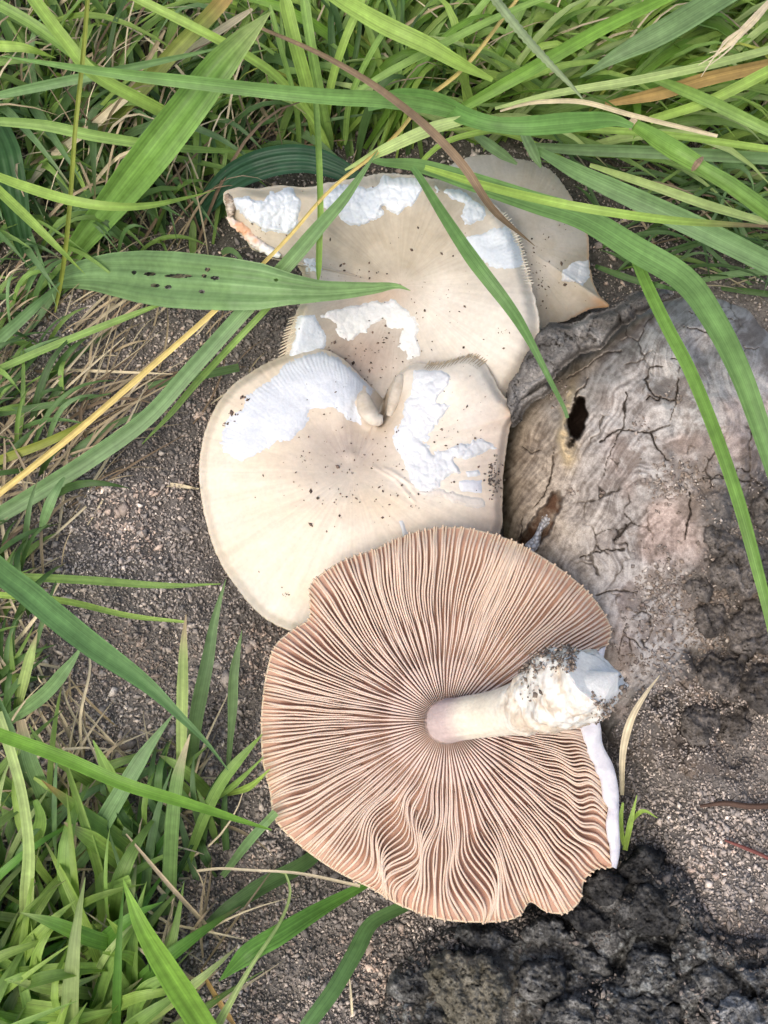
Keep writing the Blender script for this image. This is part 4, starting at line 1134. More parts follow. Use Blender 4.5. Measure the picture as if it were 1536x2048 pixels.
# long blades over the top left
blade('long pale grass blade crossing over the upright ribbed leaf', [(1020, 250), (960, 243), (880, 217), (768, 199), (680, 194), (560, 184), (400, 166), (250, 149), (110, 129), (5, 112)], [16, 26, 32, 32, 30, 28, 26, 20, 12, 2], [70, 88, 96, 98, 96, 92], c=(0.154, 0.288, 0.081), fold=.2, n=50)
blade('thick green blade slanting down under the upright ribbed leaf', [(505, 338), (430, 287), (320, 222), (190, 150), (130, 82), (62, -8), (30, -60)], 27, [8, 30, 55, 70, 78, 80], 'n', BR)
blade('green blade running into the thick slanting blade', [(215, 160), (190, 140), (130, 95), (60, 45), (-12, 5), (-60, -20)], 22, [40, 58, 66, 70, 70], 'n', MD)
blade('green blade dropping behind the ribbed leaf tip towards the funnel-shaped cap', [(665, 322), (625, 240), (560, 160), (500, 115), (430, 76), (350, 35), (270, -6), (220, -40)], 18, [6, 30, 50, 64, 70, 74], 'n', BR)
blade('horizontal dark green blade passing behind the upright ribbed leaf', [(560, 305), (460, 302), (370, 297), (280, 286), (180, 270), (90, 251), (0, 243), (-50, 240)], 22, [20, 36, 44, 50, 52], 'a', MD)
blade('bright bowed blade sagging across the base of the upright ribbed leaf', [(-60, 330), (0, 355), (60, 377), (140, 401), (220, 413), (300, 411), (392, 391), (430, 380)], 21, [60, 78, 86, 84, 70, 50], 'b', BR)
blade('narrow blade ending at the base of the holed leaf', [(-40, 340), (0, 384), (50, 432), (110, 490), (170, 548)], 21, [60, 72, 78, 74, 60], 'b', BR)
blade('dull green blade rising gently above the horizontal dark one', [(-50, 205), (0, 190), (110, 166), (200, 148), (330, 120), (420, 100), (470, 85)], 20, [40, 52, 56, 54, 48], 'b', BL)
blade('thin yellow-green stalk standing tall beside the upright ribbed leaf', [(110, 625), (128, 520), (140, 400), (150, 260), (165, 120), (175, 0), (180, -60)], 9, [2, 40, 66, 84, 94], 'n', YG, fold=.5, name='grass_stalk', cat='stalk')
blade('short bright blade tip just beyond the tip of the long pale crossing blade', [(-50, 88), (0, 92), (50, 96), (112, 116)], 21, [50, 60, 58, 48], 'b', BR)
blade('green blade with an orange dying end slanting behind the upright ribbed leaf', [(185, 265), (270, 190), (350, 102), (430, 20), (470, -30)], 30, [20, 40, 52, 60], 'n', (0.20, 0.24, 0.05), c2=OR)
blade('flat tan dead blade slanting below the orange-edged blade', [(40, 385), (110, 310), (180, 258), (260, 190), (360, 115), (505, 18)], 15, [16, 30, 38, 42, 44], 'n', ST)
blade('thin dead blade leaning across the flat tan dead blade', [(60, 330), (150, 270), (255, 180), (330, 60)], 10, [14, 30, 36, 40], 'n', TN)
for i, (p, w) in enumerate([([(640, 300), (612, 170), (588, 80), (566, -15)], 28), ([(662, 300), (640, 190), (622, 90), (606, -15)], 20), ([(600, 300), (590, 200), (560, 90), (540, 10)], 10),
                            ([(648, 290), (660, 180), (690, 80), (730, -10)], 16), ([(690, 290), (700, 200), (740, 110), (790, 30)], 12)]):
    blade(('widest upright blade behind the funnel-shaped cap, bright green', 'upright blade beside the thin stalk crossing the funnel-shaped cap', 'thinnest upright blade, between the upright ribbed leaf and the funnel-shaped cap', 'bright upright blade bending away from the thin stalk behind the funnel-shaped cap', 'slim blade leaning away under the wide bright blade')[i], p, w, [4, 34, 56, 70], 'n', (BR, MD, MD, BR, MD)[i], group='upright blades behind the funnel cap')
blade('thin green stalk standing straight across the funnel-shaped cap', [(636, 560), (638, 480), (640, 415), (636, 290), (630, 190)], 13, [50, 66, 68, 60, 50], 'n', MD, fold=.5, name='grass_stalk', cat='stalk')
blade('long yellow stalk slanting from the seed heads to the bare soil', [(-60, 1035), (0, 985), (150, 865), (300, 735), (430, 620), (564, 488), (662, 378), (777, 285), (850, 200), (933, 130), (1040, -10)],
      [13, 13, 13, 12, 11, 8, 7, 7, 8, 8, 7], [18, 26, 34, 44, 56, 66, 70, 66, 60, 52], 'n', YE, fold=.5, n=60, name='grass_stalk', cat='stalk')
blade('long green blade running beside the yellow stalk under the holed leaf', [(-60, 1065), (0, 1030), (91, 975), (182, 917), (292, 837), (383, 738), (488, 622), (580, 522), (640, 452), (690, 395), (755, 302)],
      [30, 33, 34, 34, 32, 31, 30, 30, 30, 20, 2], [10, 14, 20, 28, 40, 52, 64, 70, 70], 'n', BL, n=60)
blade('slim blade tip ending over the soil below the holed leaf', [(540, 610), (525, 626), (401, 757), (339, 830), (284, 888)], [12, 13, 14, 12, 2], [50, 44, 28, 16, 8], 'n', MD)

# right side
blade('wide green blade arching over the half hidden cap and down across the log', [(740, 318), (768, 325), (838, 332), (938, 362), (1068, 405), (1168, 438), (1268, 498), (1368, 560), (1430, 645), (1480, 745), (1515, 840), (1545, 930), (1570, 1000)],
      [10, 26, 36, 40, 44, 48, 52, 52, 48, 44, 40, 36, 34], [50, 62, 72, 84, 96, 104, 108, 106, 102], 'n', (0.145, 0.270, 0.085), n=70, k=7, fold=.22, roll=.15)
blade('grass blade growing from the rot hole and leaning across the caps', [(1135, 836), (1128, 815), (1105, 770), (1056, 674), (1018, 613), (947, 520), (892, 438), (843, 360), (825, 335)],
      [7, 10, 14, 22, 27, 29, 24, 18, 12], [56, 66, 74, 84, 88, 86, 80, 72], 'n', (0.115, 0.225, 0.075), n=50, k=7, fold=.2, roll=0.1)
blade('narrow blade branching off and falling across the log face', [(1262, 490), (1290, 560), (1335, 654), (1380, 740), (1429, 860), (1478, 1003), (1523, 1168), (1545, 1260), (1560, 1330)], [20, 25, 26, 26, 26, 26, 24, 20, 16], [80, 92, 100, 104, 104, 100, 92], 'n', (0.154, 0.294, 0.061), n=60, roll=-.2)
blade('broad blade slanting down behind the log top from the half hidden cap', [(1075, 300), (1120, 325), (1168, 350), (1268, 396), (1368, 442), (1450, 482), (1545, 530), (1600, 560)], [14, 30, 38, 42, 44, 44, 42, 40], [46, 56, 60, 60, 56, 50], 'n', BL, n=40)
blade('pale slim blade with a drying end below the jointed stem', [(1180, 330), (1240, 350), (1318, 376), (1418, 411), (1545, 448), (1600, 462)], [8, 16, 18, 18, 14, 12], [50, 58, 60, 58, 54], 'n', PL, c2=TN)
blade('slim blade with a brown dying tip pointing away over the half hidden cap', [(850, 335), (968, 371), (1068, 396), (1168, 416), (1300, 436), (1408, 446), (1545, 453)], [10, 16, 18, 18, 17, 13, 4], [72, 96, 112, 112, 100, 86], 'b', BR, c2=BN)
jr = thing('jointed_stem', 'jointed green grass stem with a dark brown node above the log', 'grass stem', W(1560, 440, 60))
def part_blade(name, parent, pts, w, zs, c, mat=M_grass, **kw):
    bl_seed[0] += 1
    V, fc, C, UV, P = blade_mesh(pts, w, zs, 'n', c, seed=bl_seed[0], **kw)
    return obj(name, V, [fc], mat, parent, attrs={'col': C, 'leaf_uv': UV})
part_blade('sheath', jr, [(1262, 246), (1290, 262), (1333, 290), (1393, 326)], [20, 34, 38, 32], [84, 92, 96, 96], (0.182, 0.325, 0.068), fold=-.5)
part_blade('sheath', jr, [(1397, 330), (1430, 350), (1468, 374), (1560, 442), (1620, 490)], [24, 30, 32, 30, 28], [96, 94, 90, 80, 70], (0.17, 0.30, 0.07), fold=-.5)
part_blade('node', jr, [(1389, 323), (1394, 327), (1399, 331)], [27, 34, 27], [97.5, 98, 97.5], BN, M_straw, fold=-.5)
part_blade('node', jr, [(1256, 243), (1262, 246), (1268, 250)], [16, 24, 22], [85, 86, 86], TN, M_straw, fold=-.5)
blade('broad blade lying level before the jointed stem', [(735, 212), (800, 195), (870, 205), (930, 232), (985, 248), (1050, 252), (1140, 245), (1220, 240), (1266, 252)], [20, 34, 40, 34, 30, 38, 40, 32, 10], [64, 76, 84, 88, 88, 86], 'n', (0.119, 0.250, 0.061), n=50, k=7)
blade('pale blade end curling up out of the funnel cap rim', [(690, 340), (768, 300), (868, 256), (945, 236)], [4, 22, 26, 16], [58, 70, 78, 82], 'n', PL)
blade('thin arched green stalk bowing above the half hidden cap', [(838, 332), (870, 298), (918, 275), (1018, 258), (1168, 259), (1343, 272), (1545, 300)], [10, 12, 14, 14, 14, 14, 14], [56, 66, 70, 72, 70, 66], 'n', BR, fold=.5, name='grass_stalk', cat='stalk')
blade('arched tan dry stalk above the level broad blade', [(1000, 222), (1045, 209), (1088, 203), (1168, 204), (1268, 231), (1435, 272)], [4, 9, 10, 10, 9, 7], [60, 72, 80, 84, 84, 80], 'n', ST, name='grass_stalk', cat='stalk')
blade('brown withered blade drooping over the funnel-shaped cap rim', [(520, 55), (625, 100), (700, 140), (768, 184), (853, 252), (928, 332), (988, 420), (1070, 492)], [6, 9, 12, 15, 17, 18, 14, 1], [60, 84, 98, 110, 124, 128, 110, 78], 'n', BN, n=44, fold=.5)
blade('long straight bright blade rising beyond the level broad blade', [(905, 228), (918, 220), (1068, 135), (1208, 55), (1330, -5), (1400, -40)], [16, 24, 27, 26, 24, 22], [50, 62, 70, 74, 76], 'n', (0.17, 0.32, 0.05))
blade('wide bright blade pointing at the seed spike beyond the brown withered blade', [(640, -30), (690, 5), (768, 50), (853, 90), (915, 125), (985, 160)], [26, 32, 36, 34, 26, 8], [70, 76, 78, 72, 60], 'n', BR)
blade('pale green notched seed spike hanging over the level broad blade', [(975, -30), (993, 0), (1048, 70), (1098, 125), (1140, 168), (1165, 197)], [19 * (1 - (i / 44) ** 3) * (1.0 if i % 2 else 0.72) + 2 for i in range(44)], [90, 98, 102, 102, 100], 'n', (0.27, 0.34, 0.19), fold=-.6, n=90, name='seed_spike', cat='seed head')
blade('long slim pale blade sweeping under the straw awns', [(990, 217), (1118, 186), (1268, 162), (1418, 131), (1545, 98), (1600, 84)], [6, 14, 18, 18, 17, 16], [56, 66, 72, 74, 72], 'n', PL)
blade('orange-brown dying blade lying beneath the green sweep', [(1210, 208), (1318, 186), (1418, 156), (1545, 128), (1600, 115)], [10, 26, 28, 26, 24], [40, 52, 58, 58], 'n', OR)
blade('green blade slanting down across the orange-brown one', [(1300, 150), (1318, 160), (1418, 202), (1545, 264), (1600, 290)], [14, 22, 24, 22, 20], [56, 68, 72, 70], 'n', MD)
blade('green blade slanting up across the orange-brown one', [(1300, 240), (1418, 202), (1545, 138), (1600, 110)], [16, 20, 22, 20], [50, 64, 70, 72], 'n', BR)
blade('wide dull blade with a pale midrib near the straw awns', [(1160, 155), (1178, 145), (1233, 112), (1333, 60), (1440, -5), (1500, -40)], [2, 26, 44, 48, 46, 44], [44, 54, 60, 64, 66], 'n', GG, n=40, k=9)
blade('slender blade above the wide bright one', [(690, 200), (768, 150), (853, 105), (983, 40), (1090, -5)], [10, 15, 16, 14, 12], [50, 60, 66, 68], 'n', MD)
blade('dull level blade just behind the half hidden cap', [(1060, 292), (1150, 298), (1268, 302), (1400, 308), (1545, 317)], [16, 24, 26, 26, 24], [26, 34, 40, 42], 'n', GG)
blade('bent-over blade end touching the middle of the half hidden cap rim', [(1046, 262), (1060, 290), (1082, 335)], [16, 22, 20, 5], [52, 48, 44], 'n', GG, group='bent blade ends on the half hidden cap')
blade('bent-over blade end beside the brown withered blade at the half hidden cap', [(952, 270), (990, 298), (1034, 328)], [14, 22, 20, 5], [52, 48, 44], 'n', GG, group='bent blade ends on the half hidden cap')
blade('short dark blade lying on shaded soil behind the bark', [(1190, 532), (1268, 560), (1330, 574), (1360, 582)], [8, 13, 13, 4], [8, 12, 14, 12], 'n', DK)
aw = thing('straw_awns', 'bundle of pale dry awns fraying apart near the wide dull blade', 'seed head', W(1545, -10, 90))
for i in range(9):
    e = (1395 + i * 6 + random.uniform(-8, 8), 140 - i * 6 + random.uniform(-8, 14))
    part_blade('awn', aw, [(1560, -20), (1500 + random.uniform(-6, 6), 45 + random.uniform(-8, 8)), (1455 + random.uniform(-10, 10), 90 + random.uniform(-8, 8)), e], [7, 6, 4, 1], [96, 100, 102, 100], ST, M_straw, n=14, k=3)

# left middle
blade('faded yellow-green blade low on the soil beside the yellow stalk', [(-50, 940), (0, 920), (110, 877), (200, 826)], [18, 18, 16, 2], [6, 10, 12, 8], 'n', YG)
blade('dark flat blade on shaded soil beneath the yellow stalk', [(-50, 833), (0, 826), (109, 808), (222, 787)], [14, 14, 12, 2], [6, 10, 10, 6], 'n', DK)
blade('dark blade lying against the soil near the cream cap', [(296, 772), (401, 751), (478, 735)], [12, 18, 16], [4, 8, 8], 'n', DK)
blade('slim green blade rising to the underside of the holed leaf', [(-50, 758), (0, 738), (91, 698), (200, 655), (335, 603)], [14, 15, 15, 14, 6], [10, 18, 22, 24], 'n', MD)
blade('wide bluish-green blade tip tucked by the base of the holed leaf', [(-40, 712), (0, 675), (84, 600), (120, 565)], [26, 25, 20, 4], [20, 28, 30, 24], 'n', BL)
blade('small drooping leaf tip pointing down over crumbly soil', [(130, 955), (122, 965), (102, 1003), (86, 1045), (78, 1066)], [5, 16, 22, 18, 2], [26, 28, 26, 20, 12], 'n', BL)
blade('wide green blade slanting across bare soil to a fine point', [(-60, 1085), (0, 1142), (55, 1184), (103, 1225), (186, 1291), (290, 1366), (360, 1432), (414, 1486), (456, 1540)], [44, 48, 50, 50, 46, 34, 20, 10, 2], [30, 50, 64, 72, 76, 74, 68], 'n', (0.110, 0.225, 0.078), n=50, k=7)
blade('level green blade ending in a point just short of the cream cap', [(0, 1152), (47, 1154), (182, 1161), (328, 1171), (441, 1168)], [14, 17, 17, 12, 2], [10, 20, 26, 28], 'n', MD)
blade('thin arched blade ending at the brown tip of an upright blade', [(-40, 1184), (0, 1190), (128, 1202), (255, 1231), (370, 1244)], [12, 13, 13, 11, 5], [30, 44, 52, 54], 'n', BR)
# lower left
blade('upright narrow blade with a brown withered tip', [(352, 1600), (362, 1530), (364, 1448), (366, 1366), (368, 1283), (372, 1229)], [18, 20, 23, 24, 18, 2], [2, 24, 44, 58, 66], 'b', PL, c2=TN)
blade('upright pale blade with a white withered tip before the other upright ones', [(337, 1830), (338, 1800), (344, 1655), (356, 1552), (380, 1468)], [28, 29, 29, 26, 2], [1, 24, 48, 62, 70], 'b', (0.15, 0.25, 0.085), c2=ST, roll=.1)
blade('upright grey-green blade reaching the cream cap margin', [(378, 1560), (381, 1531), (393, 1428), (414, 1324), (430, 1235), (452, 1158)], [22, 26, 30, 26, 16, 1], [1, 20, 34, 42, 46], 'n', GG)
blade('narrow grey-green blade standing beside the gilled mushroom', [(455, 1545), (457, 1523), (464, 1432), (468, 1345), (484, 1260)], [8, 12, 21, 18, 1], [1, 18, 30, 36], 'n', GG)
blade('long bright blade stretching level to the gilled mushroom edge', [(-60, 1448), (0, 1470), (124, 1515), (248, 1568), (372, 1606), (460, 1634), (543, 1660)], [26, 26, 27, 26, 23, 16, 3], [90, 104, 108, 106, 98, 88], 'n', (0.161, 0.325, 0.047), n=40, clear=6)
blade('tall light blade bending over the shaded tuft', [(64, 1950), (60, 1925), (54, 1800), (58, 1697), (46, 1597), (25, 1515), (-5, 1425)], [22, 30, 28, 22, 20, 20, 20], [1, 30, 56, 70, 80], 'n', PL, n=40)
blade('large bright blade rising to a point over the tuft', [(450, 2120), (406, 2048), (340, 1945), (290, 1862), (262, 1800), (246, 1758)], [44, 52, 54, 46, 30, 1], [20, 50, 76, 92, 98], 'n', (0.189, 0.356, 0.054), n=40, k=9, fold=.3)
blade('bright curved leaf with a pale tip before the tuft', [(285, 1912), (265, 1900), (186, 1879), (104, 1846), (41, 1825)], [18, 32, 34, 24, 1], [12, 36, 52, 60], 'b', c2=PL, c= (0.196, 0.362, 0.081))
blade('short pale-tipped blade lying across the dense tuft', [(190, 1990), (174, 1987), (83, 1974), (15, 1961)], [22, 26, 22, 1], [14, 30, 40, 44], 'n', PL)
blade('level green blade crossing the dense tuft', [(-40, 1954), (0, 1950), (124, 1937), (205, 1932)], [22, 23, 22, 14], [30, 38, 38, 30], 'n', BR)
blade('wide blade lying below the short pale-tipped one in the tuft', [(-40, 2006), (0, 2011), (104, 2024), (185, 2030)], [36, 38, 36, 20], [24, 32, 34, 26], 'n', BR)
blade('bright twisted leaf coming out under the gilled mushroom', [(740, 1765), (725, 1772), (643, 1816), (560, 1867), (500, 1903), (438, 1962)], [14, 24, 34, 42, 40, 2], [8, 16, 26, 34, 36, 28], 'n', (0.126, 0.288, 0.054), n=40, k=7, clear=None)
blade('long leaf curving out from the gilled mushroom beside a short upright straw', [(812, 1812), (801, 1817), (744, 1848), (712, 1905), (668, 1981), (617, 2050), (585, 2100)], [24, 28, 36, 34, 34, 32, 30], [10, 14, 22, 28, 32, 32], 'n', (0.120, 0.235, 0.080), n=40, clear=None)
blade('dull shaded blade lying on soil beside the gilled mushroom', [(640, 1702), (600, 1733), (517, 1777), (434, 1834), (394, 1868)], [26, 32, 34, 28, 6], [6, 9, 11, 8], 'n', DK, clear=None)
blade('thin dry stalk running under the gilled mushroom edge', [(393, 1742), (440, 1737), (497, 1740), (600, 1747), (720, 1772)], [5, 5, 5, 6, 6], [18, 26, 28, 24, 16], 'n', ST, name='grass_stalk', cat='stalk', clear=None)
blade('curling thin green stalk hooked near the gilled mushroom', [(560, 1744), (571, 1748), (580, 1788), (559, 1846), (497, 1941), (435, 2050)], [4, 6, 7, 8, 12, 18], [26, 30, 36, 40, 40, 34], 'n', PL, name='grass_stalk', cat='stalk')
LL = [([(88, 1805), (174, 1697), (232, 1602), (290, 1506), (345, 1430)], [30, 36, 36, 30, 2], BL, 'long dull blade leaning up across the bare soil edge'),
      ([(268, 1660), (262, 1645), (224, 1560), (186, 1480)], [22, 28, 28, 2], MD, 'short blade leaning back against the long dull one'),
      ([(310, 1745), (302, 1738), (232, 1676), (174, 1635), (83, 1560)], [20, 34, 34, 24, 1], MD, 'blade with an orange tip folded over the tuft'),
      ([(275, 1755), (269, 1750), (207, 1697), (128, 1645)], [18, 34, 34, 3], BR, 'tan-tipped blade below the orange-tipped one'),
      ([(162, 1718), (124, 1689), (62, 1631), (-10, 1568)], [18, 36, 36, 30], DK, 'dark shaded blade low behind the tall light one'),
      ([(10, 1446), (87, 1390), (137, 1332), (167, 1288)], [20, 28, 26, 1], BL, 'curved blade reaching up over the straw'),
      ([(38, 1412), (46, 1370), (60, 1315), (75, 1264)], [12, 22, 20, 1], PL, 'small brown-tipped blade standing in the straw'),
      ([(372, 1742), (385, 1697), (418, 1614), (456, 1548), (525, 1468)], [14, 22, 24, 22, 2], MD, 'spray blade reaching toward the gill margin'),
      ([(404, 1616), (464, 1573), (527, 1514)], [6, 13, 2], MD, 'thin spray blade parting toward the gill margin'),
      ([(440, 1592), (497, 1574), (540, 1538)], [6, 15, 2], BR, 'curled little blade tucked under the gill margin'),
      ([(445, 1752), (497, 1684), (552, 1624)], [12, 19, 16], BL, 'blade half hidden under the gill margin'),
      ([(168, 1798), (215, 1781), (262, 1760)], [2, 26, 22], MD, 'short blade pointing sideways above the dense tuft'),
      ([(300, 1905), (248, 1871), (213, 1836)], [20, 26, 1], BR, 'small bright tip beside the large bright blade'),
      ([(452, 1700), (448, 1640), (450, 1590), (458, 1560)], [14, 16, 12, 3], DK, 'dark stubby blade in the spray of grass'),
      ([(60, 1760), (64, 1700), (80, 1640), (70, 1600)], [20, 30, 28, 10], MD, 'short wide blade beside the tall light one'),
      ([(100, 1660), (90, 1600), (60, 1520), (40, 1440)], [26, 32, 28, 18], GG, 'grey shaded blade behind the straw tangle'),
      ([(300, 1960), (262, 1915), (205, 1905)], [16, 24, 4], BR, 'small leaf bent over beside the large bright blade'),
      ([(330, 2070), (270, 2040), (290, 1980), (345, 1950)], [20, 28, 30, 12], MD, 'bent blade at the foot of the large bright blade')]
for p, w, c, lab in LL:
    blade(lab, p, w, [1, 22, 36, 44] if c is not DK else [1, 10, 16, 16], 'b', c, c2=(TN if 'brown' in lab or 'tan' in lab else (OR if 'orange' in lab else None)))
# straws
SW = [([(331, 1595), (230, 1490), (137, 1390)], 5.5, 'pale straw lying across the soil toward the tuft', 8), ([(300, 1580), (210, 1470), (116, 1368)], 4.5, 'thin straw beside the pale one on the soil', 8),
      ([(372, 2050), (306, 1925), (230, 1866), (153, 1812)], 5.5, 'straw crossing beneath the large bright blade', 30), ([(440, 1880), (339, 1771), (252, 1668)], 9, 'brown-ended straw pointing away from the tuft', 46),
      ([(475, 2060), (430, 1990), (402, 1940)], 11, 'orange stalk stub beside the large bright blade', 16), ([(706, 2050), (702, 1990), (698, 1948)], 5, 'short upright straw by the long curved leaf', 8),
      ([(380, 1595), (405, 1500), (455, 1390)], 5, 'straw leaning among the upright grey-green blades', 14), ([(40, 1660), (150, 1590), (205, 1560)], 5, 'short straw under the orange-tipped blade', 10),
      ([(170, 1560), (160, 1440), (180, 1330), (160, 1250)], 6, 'kinked straw rising out of the tangle', 20), ([(240, 1750), (330, 1690), (430, 1650)], 6, 'straw lying level under the long bright blade', 10),
      ([(0, 1320), (60, 1250), (110, 1180), (130, 1140)], 7, 'dry straw rising toward the wide slanting blade', 14), ([(40, 862), (146, 764), (250, 674)], 4.5, 'fine straw crossing shaded soil below the holed leaf', 10),
      ([(30, 850), (55, 826), (128, 746), (206, 656)], 5.5, 'white straw crossing shaded soil below the holed leaf', 14), ([(84, 737), (200, 742), (346, 748)], 6, 'level straw on shaded soil below the holed leaf', 8),
      ([(60, 1110), (120, 1060), (230, 960)], 5, 'straw half sunk in crumbly soil', 6), ([(175, 1050), (200, 1010), (228, 962)], 4, 'tiny straw stuck in the crumbly soil', 6),
      ([(300, 968), (350, 971), (398, 978)], 9, 'grey straw end poking out beside the cream cap', 5), ([(130, 560), (250, 590), (330, 610)], 6, 'straw tucked below the holed leaf', 16)]
for p, w, lab, zz in SW:
    blade(lab, p, [w * .5, w, w, w * .8, w * .3], [1.5, zz, zz * .8], 'n', ST if 'brown' not in lab and 'orange' not in lab else (TN if 'brown' in lab else OR), name='straw', cat='straw', fold=.6, n=16, k=3)
blade('curved dry blade arching up from soil beside the broken cap flesh', [(1244, 1590), (1246, 1505), (1262, 1440), (1290, 1390), (1320, 1350)], [8, 12, 16, 10, 1], [26, 40, 50, 54, 54], 'b', ST, roll=.1)
sh = thing('grass_seedling', 'tiny green seedling sprouting beside the broken cap flesh', 'seedling', W(1252, 1690, 18))
for p, w in (([(1250, 1700), (1262, 1640), (1274, 1590)], [10, 12, 1]), ([(1256, 1650), (1285, 1622), (1315, 1636)], [6, 9, 1]), ([(1248, 1690), (1240, 1650), (1246, 1605)], [8, 14, 4])):
    part_blade('leaf', sh, p, w, [20, 32, 36], BR, n=14, k=3)
for p, w, c, lab in (([(1400, 1612), (1450, 1606), (1500, 1612), (1560, 1610)], [6, 11, 12, 11], (0.085, 0.05, 0.035), 'dark brown twig lying on the wood dust'), ([(1450, 1680), (1490, 1695), (1530, 1712), (1570, 1735)], [5, 8, 8, 8], (0.17, 0.06, 0.05), 'thin reddish twig lying on the wood dust')):
    blade(lab, p, w, [24, 25, 25], 'n', c, name='twig', cat='twig', mat=M_straw, fold=-.7, clear=1.0)

# ------------------------------------------------------------------ grass mass
KEEP = [[(560, 700), (400, 900), (330, 960), (150, 1010), (120, 1300), (150, 1500), (330, 1480), (480, 1640), (560, 1700), (620, 1900), (640, 2200), (1800, 2200), (1800, 560), (1240, 560), (1180, 440), (1090, 315), (900, 300),
         (760, 345), (600, 365), (450, 380), (470, 470), (560, 540), (540, 640)]]
KEEPSOIL = [[(150, 700), (420, 600), (600, 600), (600, 1700), (420, 1500), (200, 1400), (110, 1250), (110, 1000)]]
def grass_mass(name, zones, label, dry=False, seed=1, n_seg=9):
    g = np.random.default_rng(seed)
    Vs, Fs, Cs, Us = [], [], [], []
    b = 0
    fc0 = grid_faces(n_seg, 3)
    t = np.linspace(0, 1, n_seg)
    for (x0, x1, y0, y1, cnt, angs, L0, L1, w0, w1, h0, h1, pal, strict) in zones:
        m = cnt
        px = g.uniform(x0, x1, m); py = g.uniform(y0, y1, m)
        P0 = W(px, py, on_ground(px, py))
        am = np.array(angs)[g.integers(0, len(angs), m)]
        A = np.radians(am + g.normal(0, 16, m)); L = g.uniform(L0, L1, m); H = g.uniform(h0, h1, m) * 0.001
        curve = g.normal(0, .5, m); droop = g.uniform(.2, 1.3, m)
        wd = g.uniform(w0, w1, m)
        ci = g.integers(0, len(pal), m); br = g.uniform(.65, 1.15, m)
        for i in range(m):
            a = A[i] + curve[i] * t
            step = L[i] * 0.000205 / (n_seg - 1)
            x = P0[i, 0] + np.r_[0, np.cumsum(np.cos(a[:-1]) * step)]; y = P0[i, 1] + np.r_[0, np.cumsum(np.sin(a[:-1]) * step)]
            z = P0[i, 2] - 0.001 + H[i] * (np.sin(np.minimum(t * (1 + .6 * droop[i]), 2.4) * math.pi / 2))
            P = np.stack([x, y, z], -1)
            qx, qy = PX(P)
            bad = (poly_sd(qx, qy, KEEP[0]) > 4).any()
            if not strict and bad:
                bad = (obst(qx, qy) > 2).any() or (poly_sd(qx, qy, KEEPSOIL[0]) > 0).sum() > 2
            if bad: continue
            w = wd[i] * 0.0002 * (1 - np.clip((t - .4) / .6, 0, 1) ** 1.6 * .96) * (.6 + .4 * np.minimum(t * 4, 1))
            T = np.gradient(P, axis=0); T /= np.linalg.norm(T, axis=1)[:, None]
            up = np.array([g.normal(0, .45), g.normal(0, .45), 1.0])
            S = np.cross(T, up); S /= np.linalg.norm(S, axis=1)[:, None]
            N = np.cross(S, T)
            s = np.array([-1, 0, 1.])
            V = P[:, None] + S[:, None] * (s[None, :, None] * w[:, None, None] / 2) + N[:, None] * ((np.abs(s) * .22)[None, :, None] * w[:, None, None])
            Vs.append(V.reshape(-1, 3)); Fs.append(fc0 + b); b += n_seg * 3
            cc = np.array(pal[ci[i]]) * br[i]
            tipc = mix(np.tile(cc, (n_seg, 1)), np.array(TN) , sstep(.85, 1, t) * (g.uniform() < .25))
            Cs.append(np.repeat(tipc, 3, 0))
            Us.append(np.stack([np.repeat(t * L[i] / 100, 3), np.tile(s, n_seg), np.full(n_seg * 3, i * 1.7 % 40)], -1))
    o = obj(name, np.vstack(Vs), [np.vstack(Fs)], M_straw if dry else M_grass, None, attrs={'col': np.vstack(Cs), 'leaf_uv': np.vstack(Us)})
    return tag(o, label, 'grass' if not dry else 'dry grass', None, 'stuff')
G1 = [BR, MD, MD, PL, BR, (0.16, 0.30, 0.045)]; G2 = [MD, DK, BL, MD, DK]; G3 = [BR, BR, MD, PL, (0.13, 0.29, 0.05)]
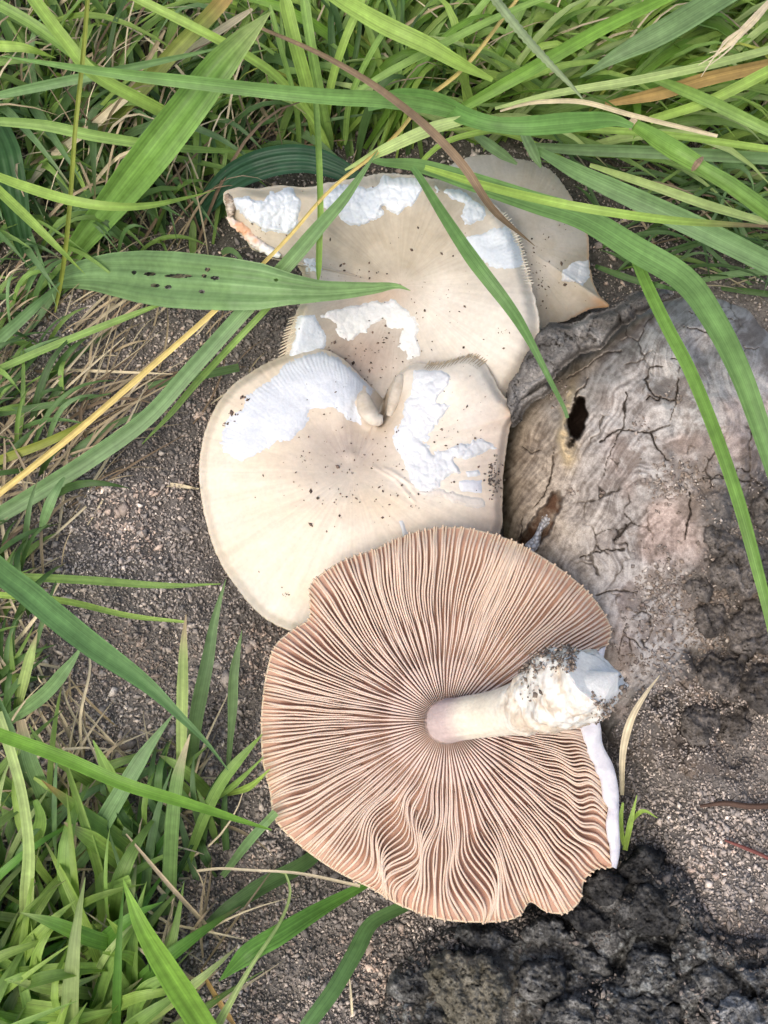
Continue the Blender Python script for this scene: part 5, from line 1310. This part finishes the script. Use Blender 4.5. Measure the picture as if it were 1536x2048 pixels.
grass_mass('grass', [
    (650, 1700, -260, 300, 760, [30, 40, 25, 55, 150], 200, 620, 11, 27, 15, 52, G1, True),
    (900, 1700, 20, 330, 330, [20, 35, 10, 160, -20], 200, 520, 11, 25, 15, 50, G1, True),
    (-250, 720, -260, 330, 520, [60, 110, 150, 30, -30, 80], 150, 460, 10, 25, 12, 48, [MD, DK, BL, BR, MD], True),
    (-200, 480, 250, 520, 330, [20, 160, 60, -40, 100], 80, 260, 8, 22, 8, 34, G2, True),
    (560, 900, 60, 330, 200, [80, 100, 60, 120], 150, 380, 8, 20, 14, 50, [MD, BR, MD, DK], True),
    (-200, 130, 480, 1000, 130, [45, 60, 20, 200], 60, 240, 8, 18, 6, 24, G2, True),
    (-150, 60, 1000, 1500, 60, [60, 80, 20, 40], 60, 200, 8, 18, 6, 24, G2, True),
    (-150, 330, 1560, 2200, 95, [70, 95, 120, 45, 80], 140, 360, 12, 28, 10, 40, [MD, BL, BR, MD, DK, PL], True),
    (-150, 230, 1850, 2300, 230, [150, 110, 170, 40, 80, 60], 150, 380, 14, 32, 16, 50, G3, True),
    (220, 460, 1600, 1800, 36, [80, 110, 60, 130], 70, 170, 12, 24, 8, 30, G2, False),
    (1180, 1650, 330, 580, 150, [0, 15, -20, 170, 150], 100, 380, 7, 16, 5, 26, [DK, MD, BL, DK], False),
], 'thick mass of green grass around the mushrooms and soil', False, 31)
grass_mass('dry_grass', [
    (-250, 700, -200, 520, 640, [40, 60, 120, 80, 20, 100], 120, 420, 3, 8, 8, 50, [ST, TN, ST, BN, TN], True),
    (650, 1700, -200, 300, 240, [30, 50, 20, 150], 150, 420, 4, 8, 14, 48, [ST, YG, TN, ST], True),
    (-200, 200, 500, 1320, 330, [45, 55, 35, 100, 20], 80, 340, 3, 8, 3, 14, [ST, TN, TN, BN], False),
    (-150, 420, 1250, 2100, 340, [100, 60, 130, 20, 150, 80], 60, 280, 4, 8, 3, 24, [ST, TN, ST], False),
    (150, 560, 560, 860, 60, [40, 35, 20, 50], 80, 220, 3, 6, 2, 9, [TN, BN, ST], False),
    (1150, 1650, 330, 590, 70, [0, 20, -30, 150], 90, 300, 3, 6, 3, 18, [TN, BN, ST], False),
], 'tangle of thin dead straw lying through the green grass', True, 33)

for o in list(bpy.data.objects):
    if '_org' in o: del o['_org']
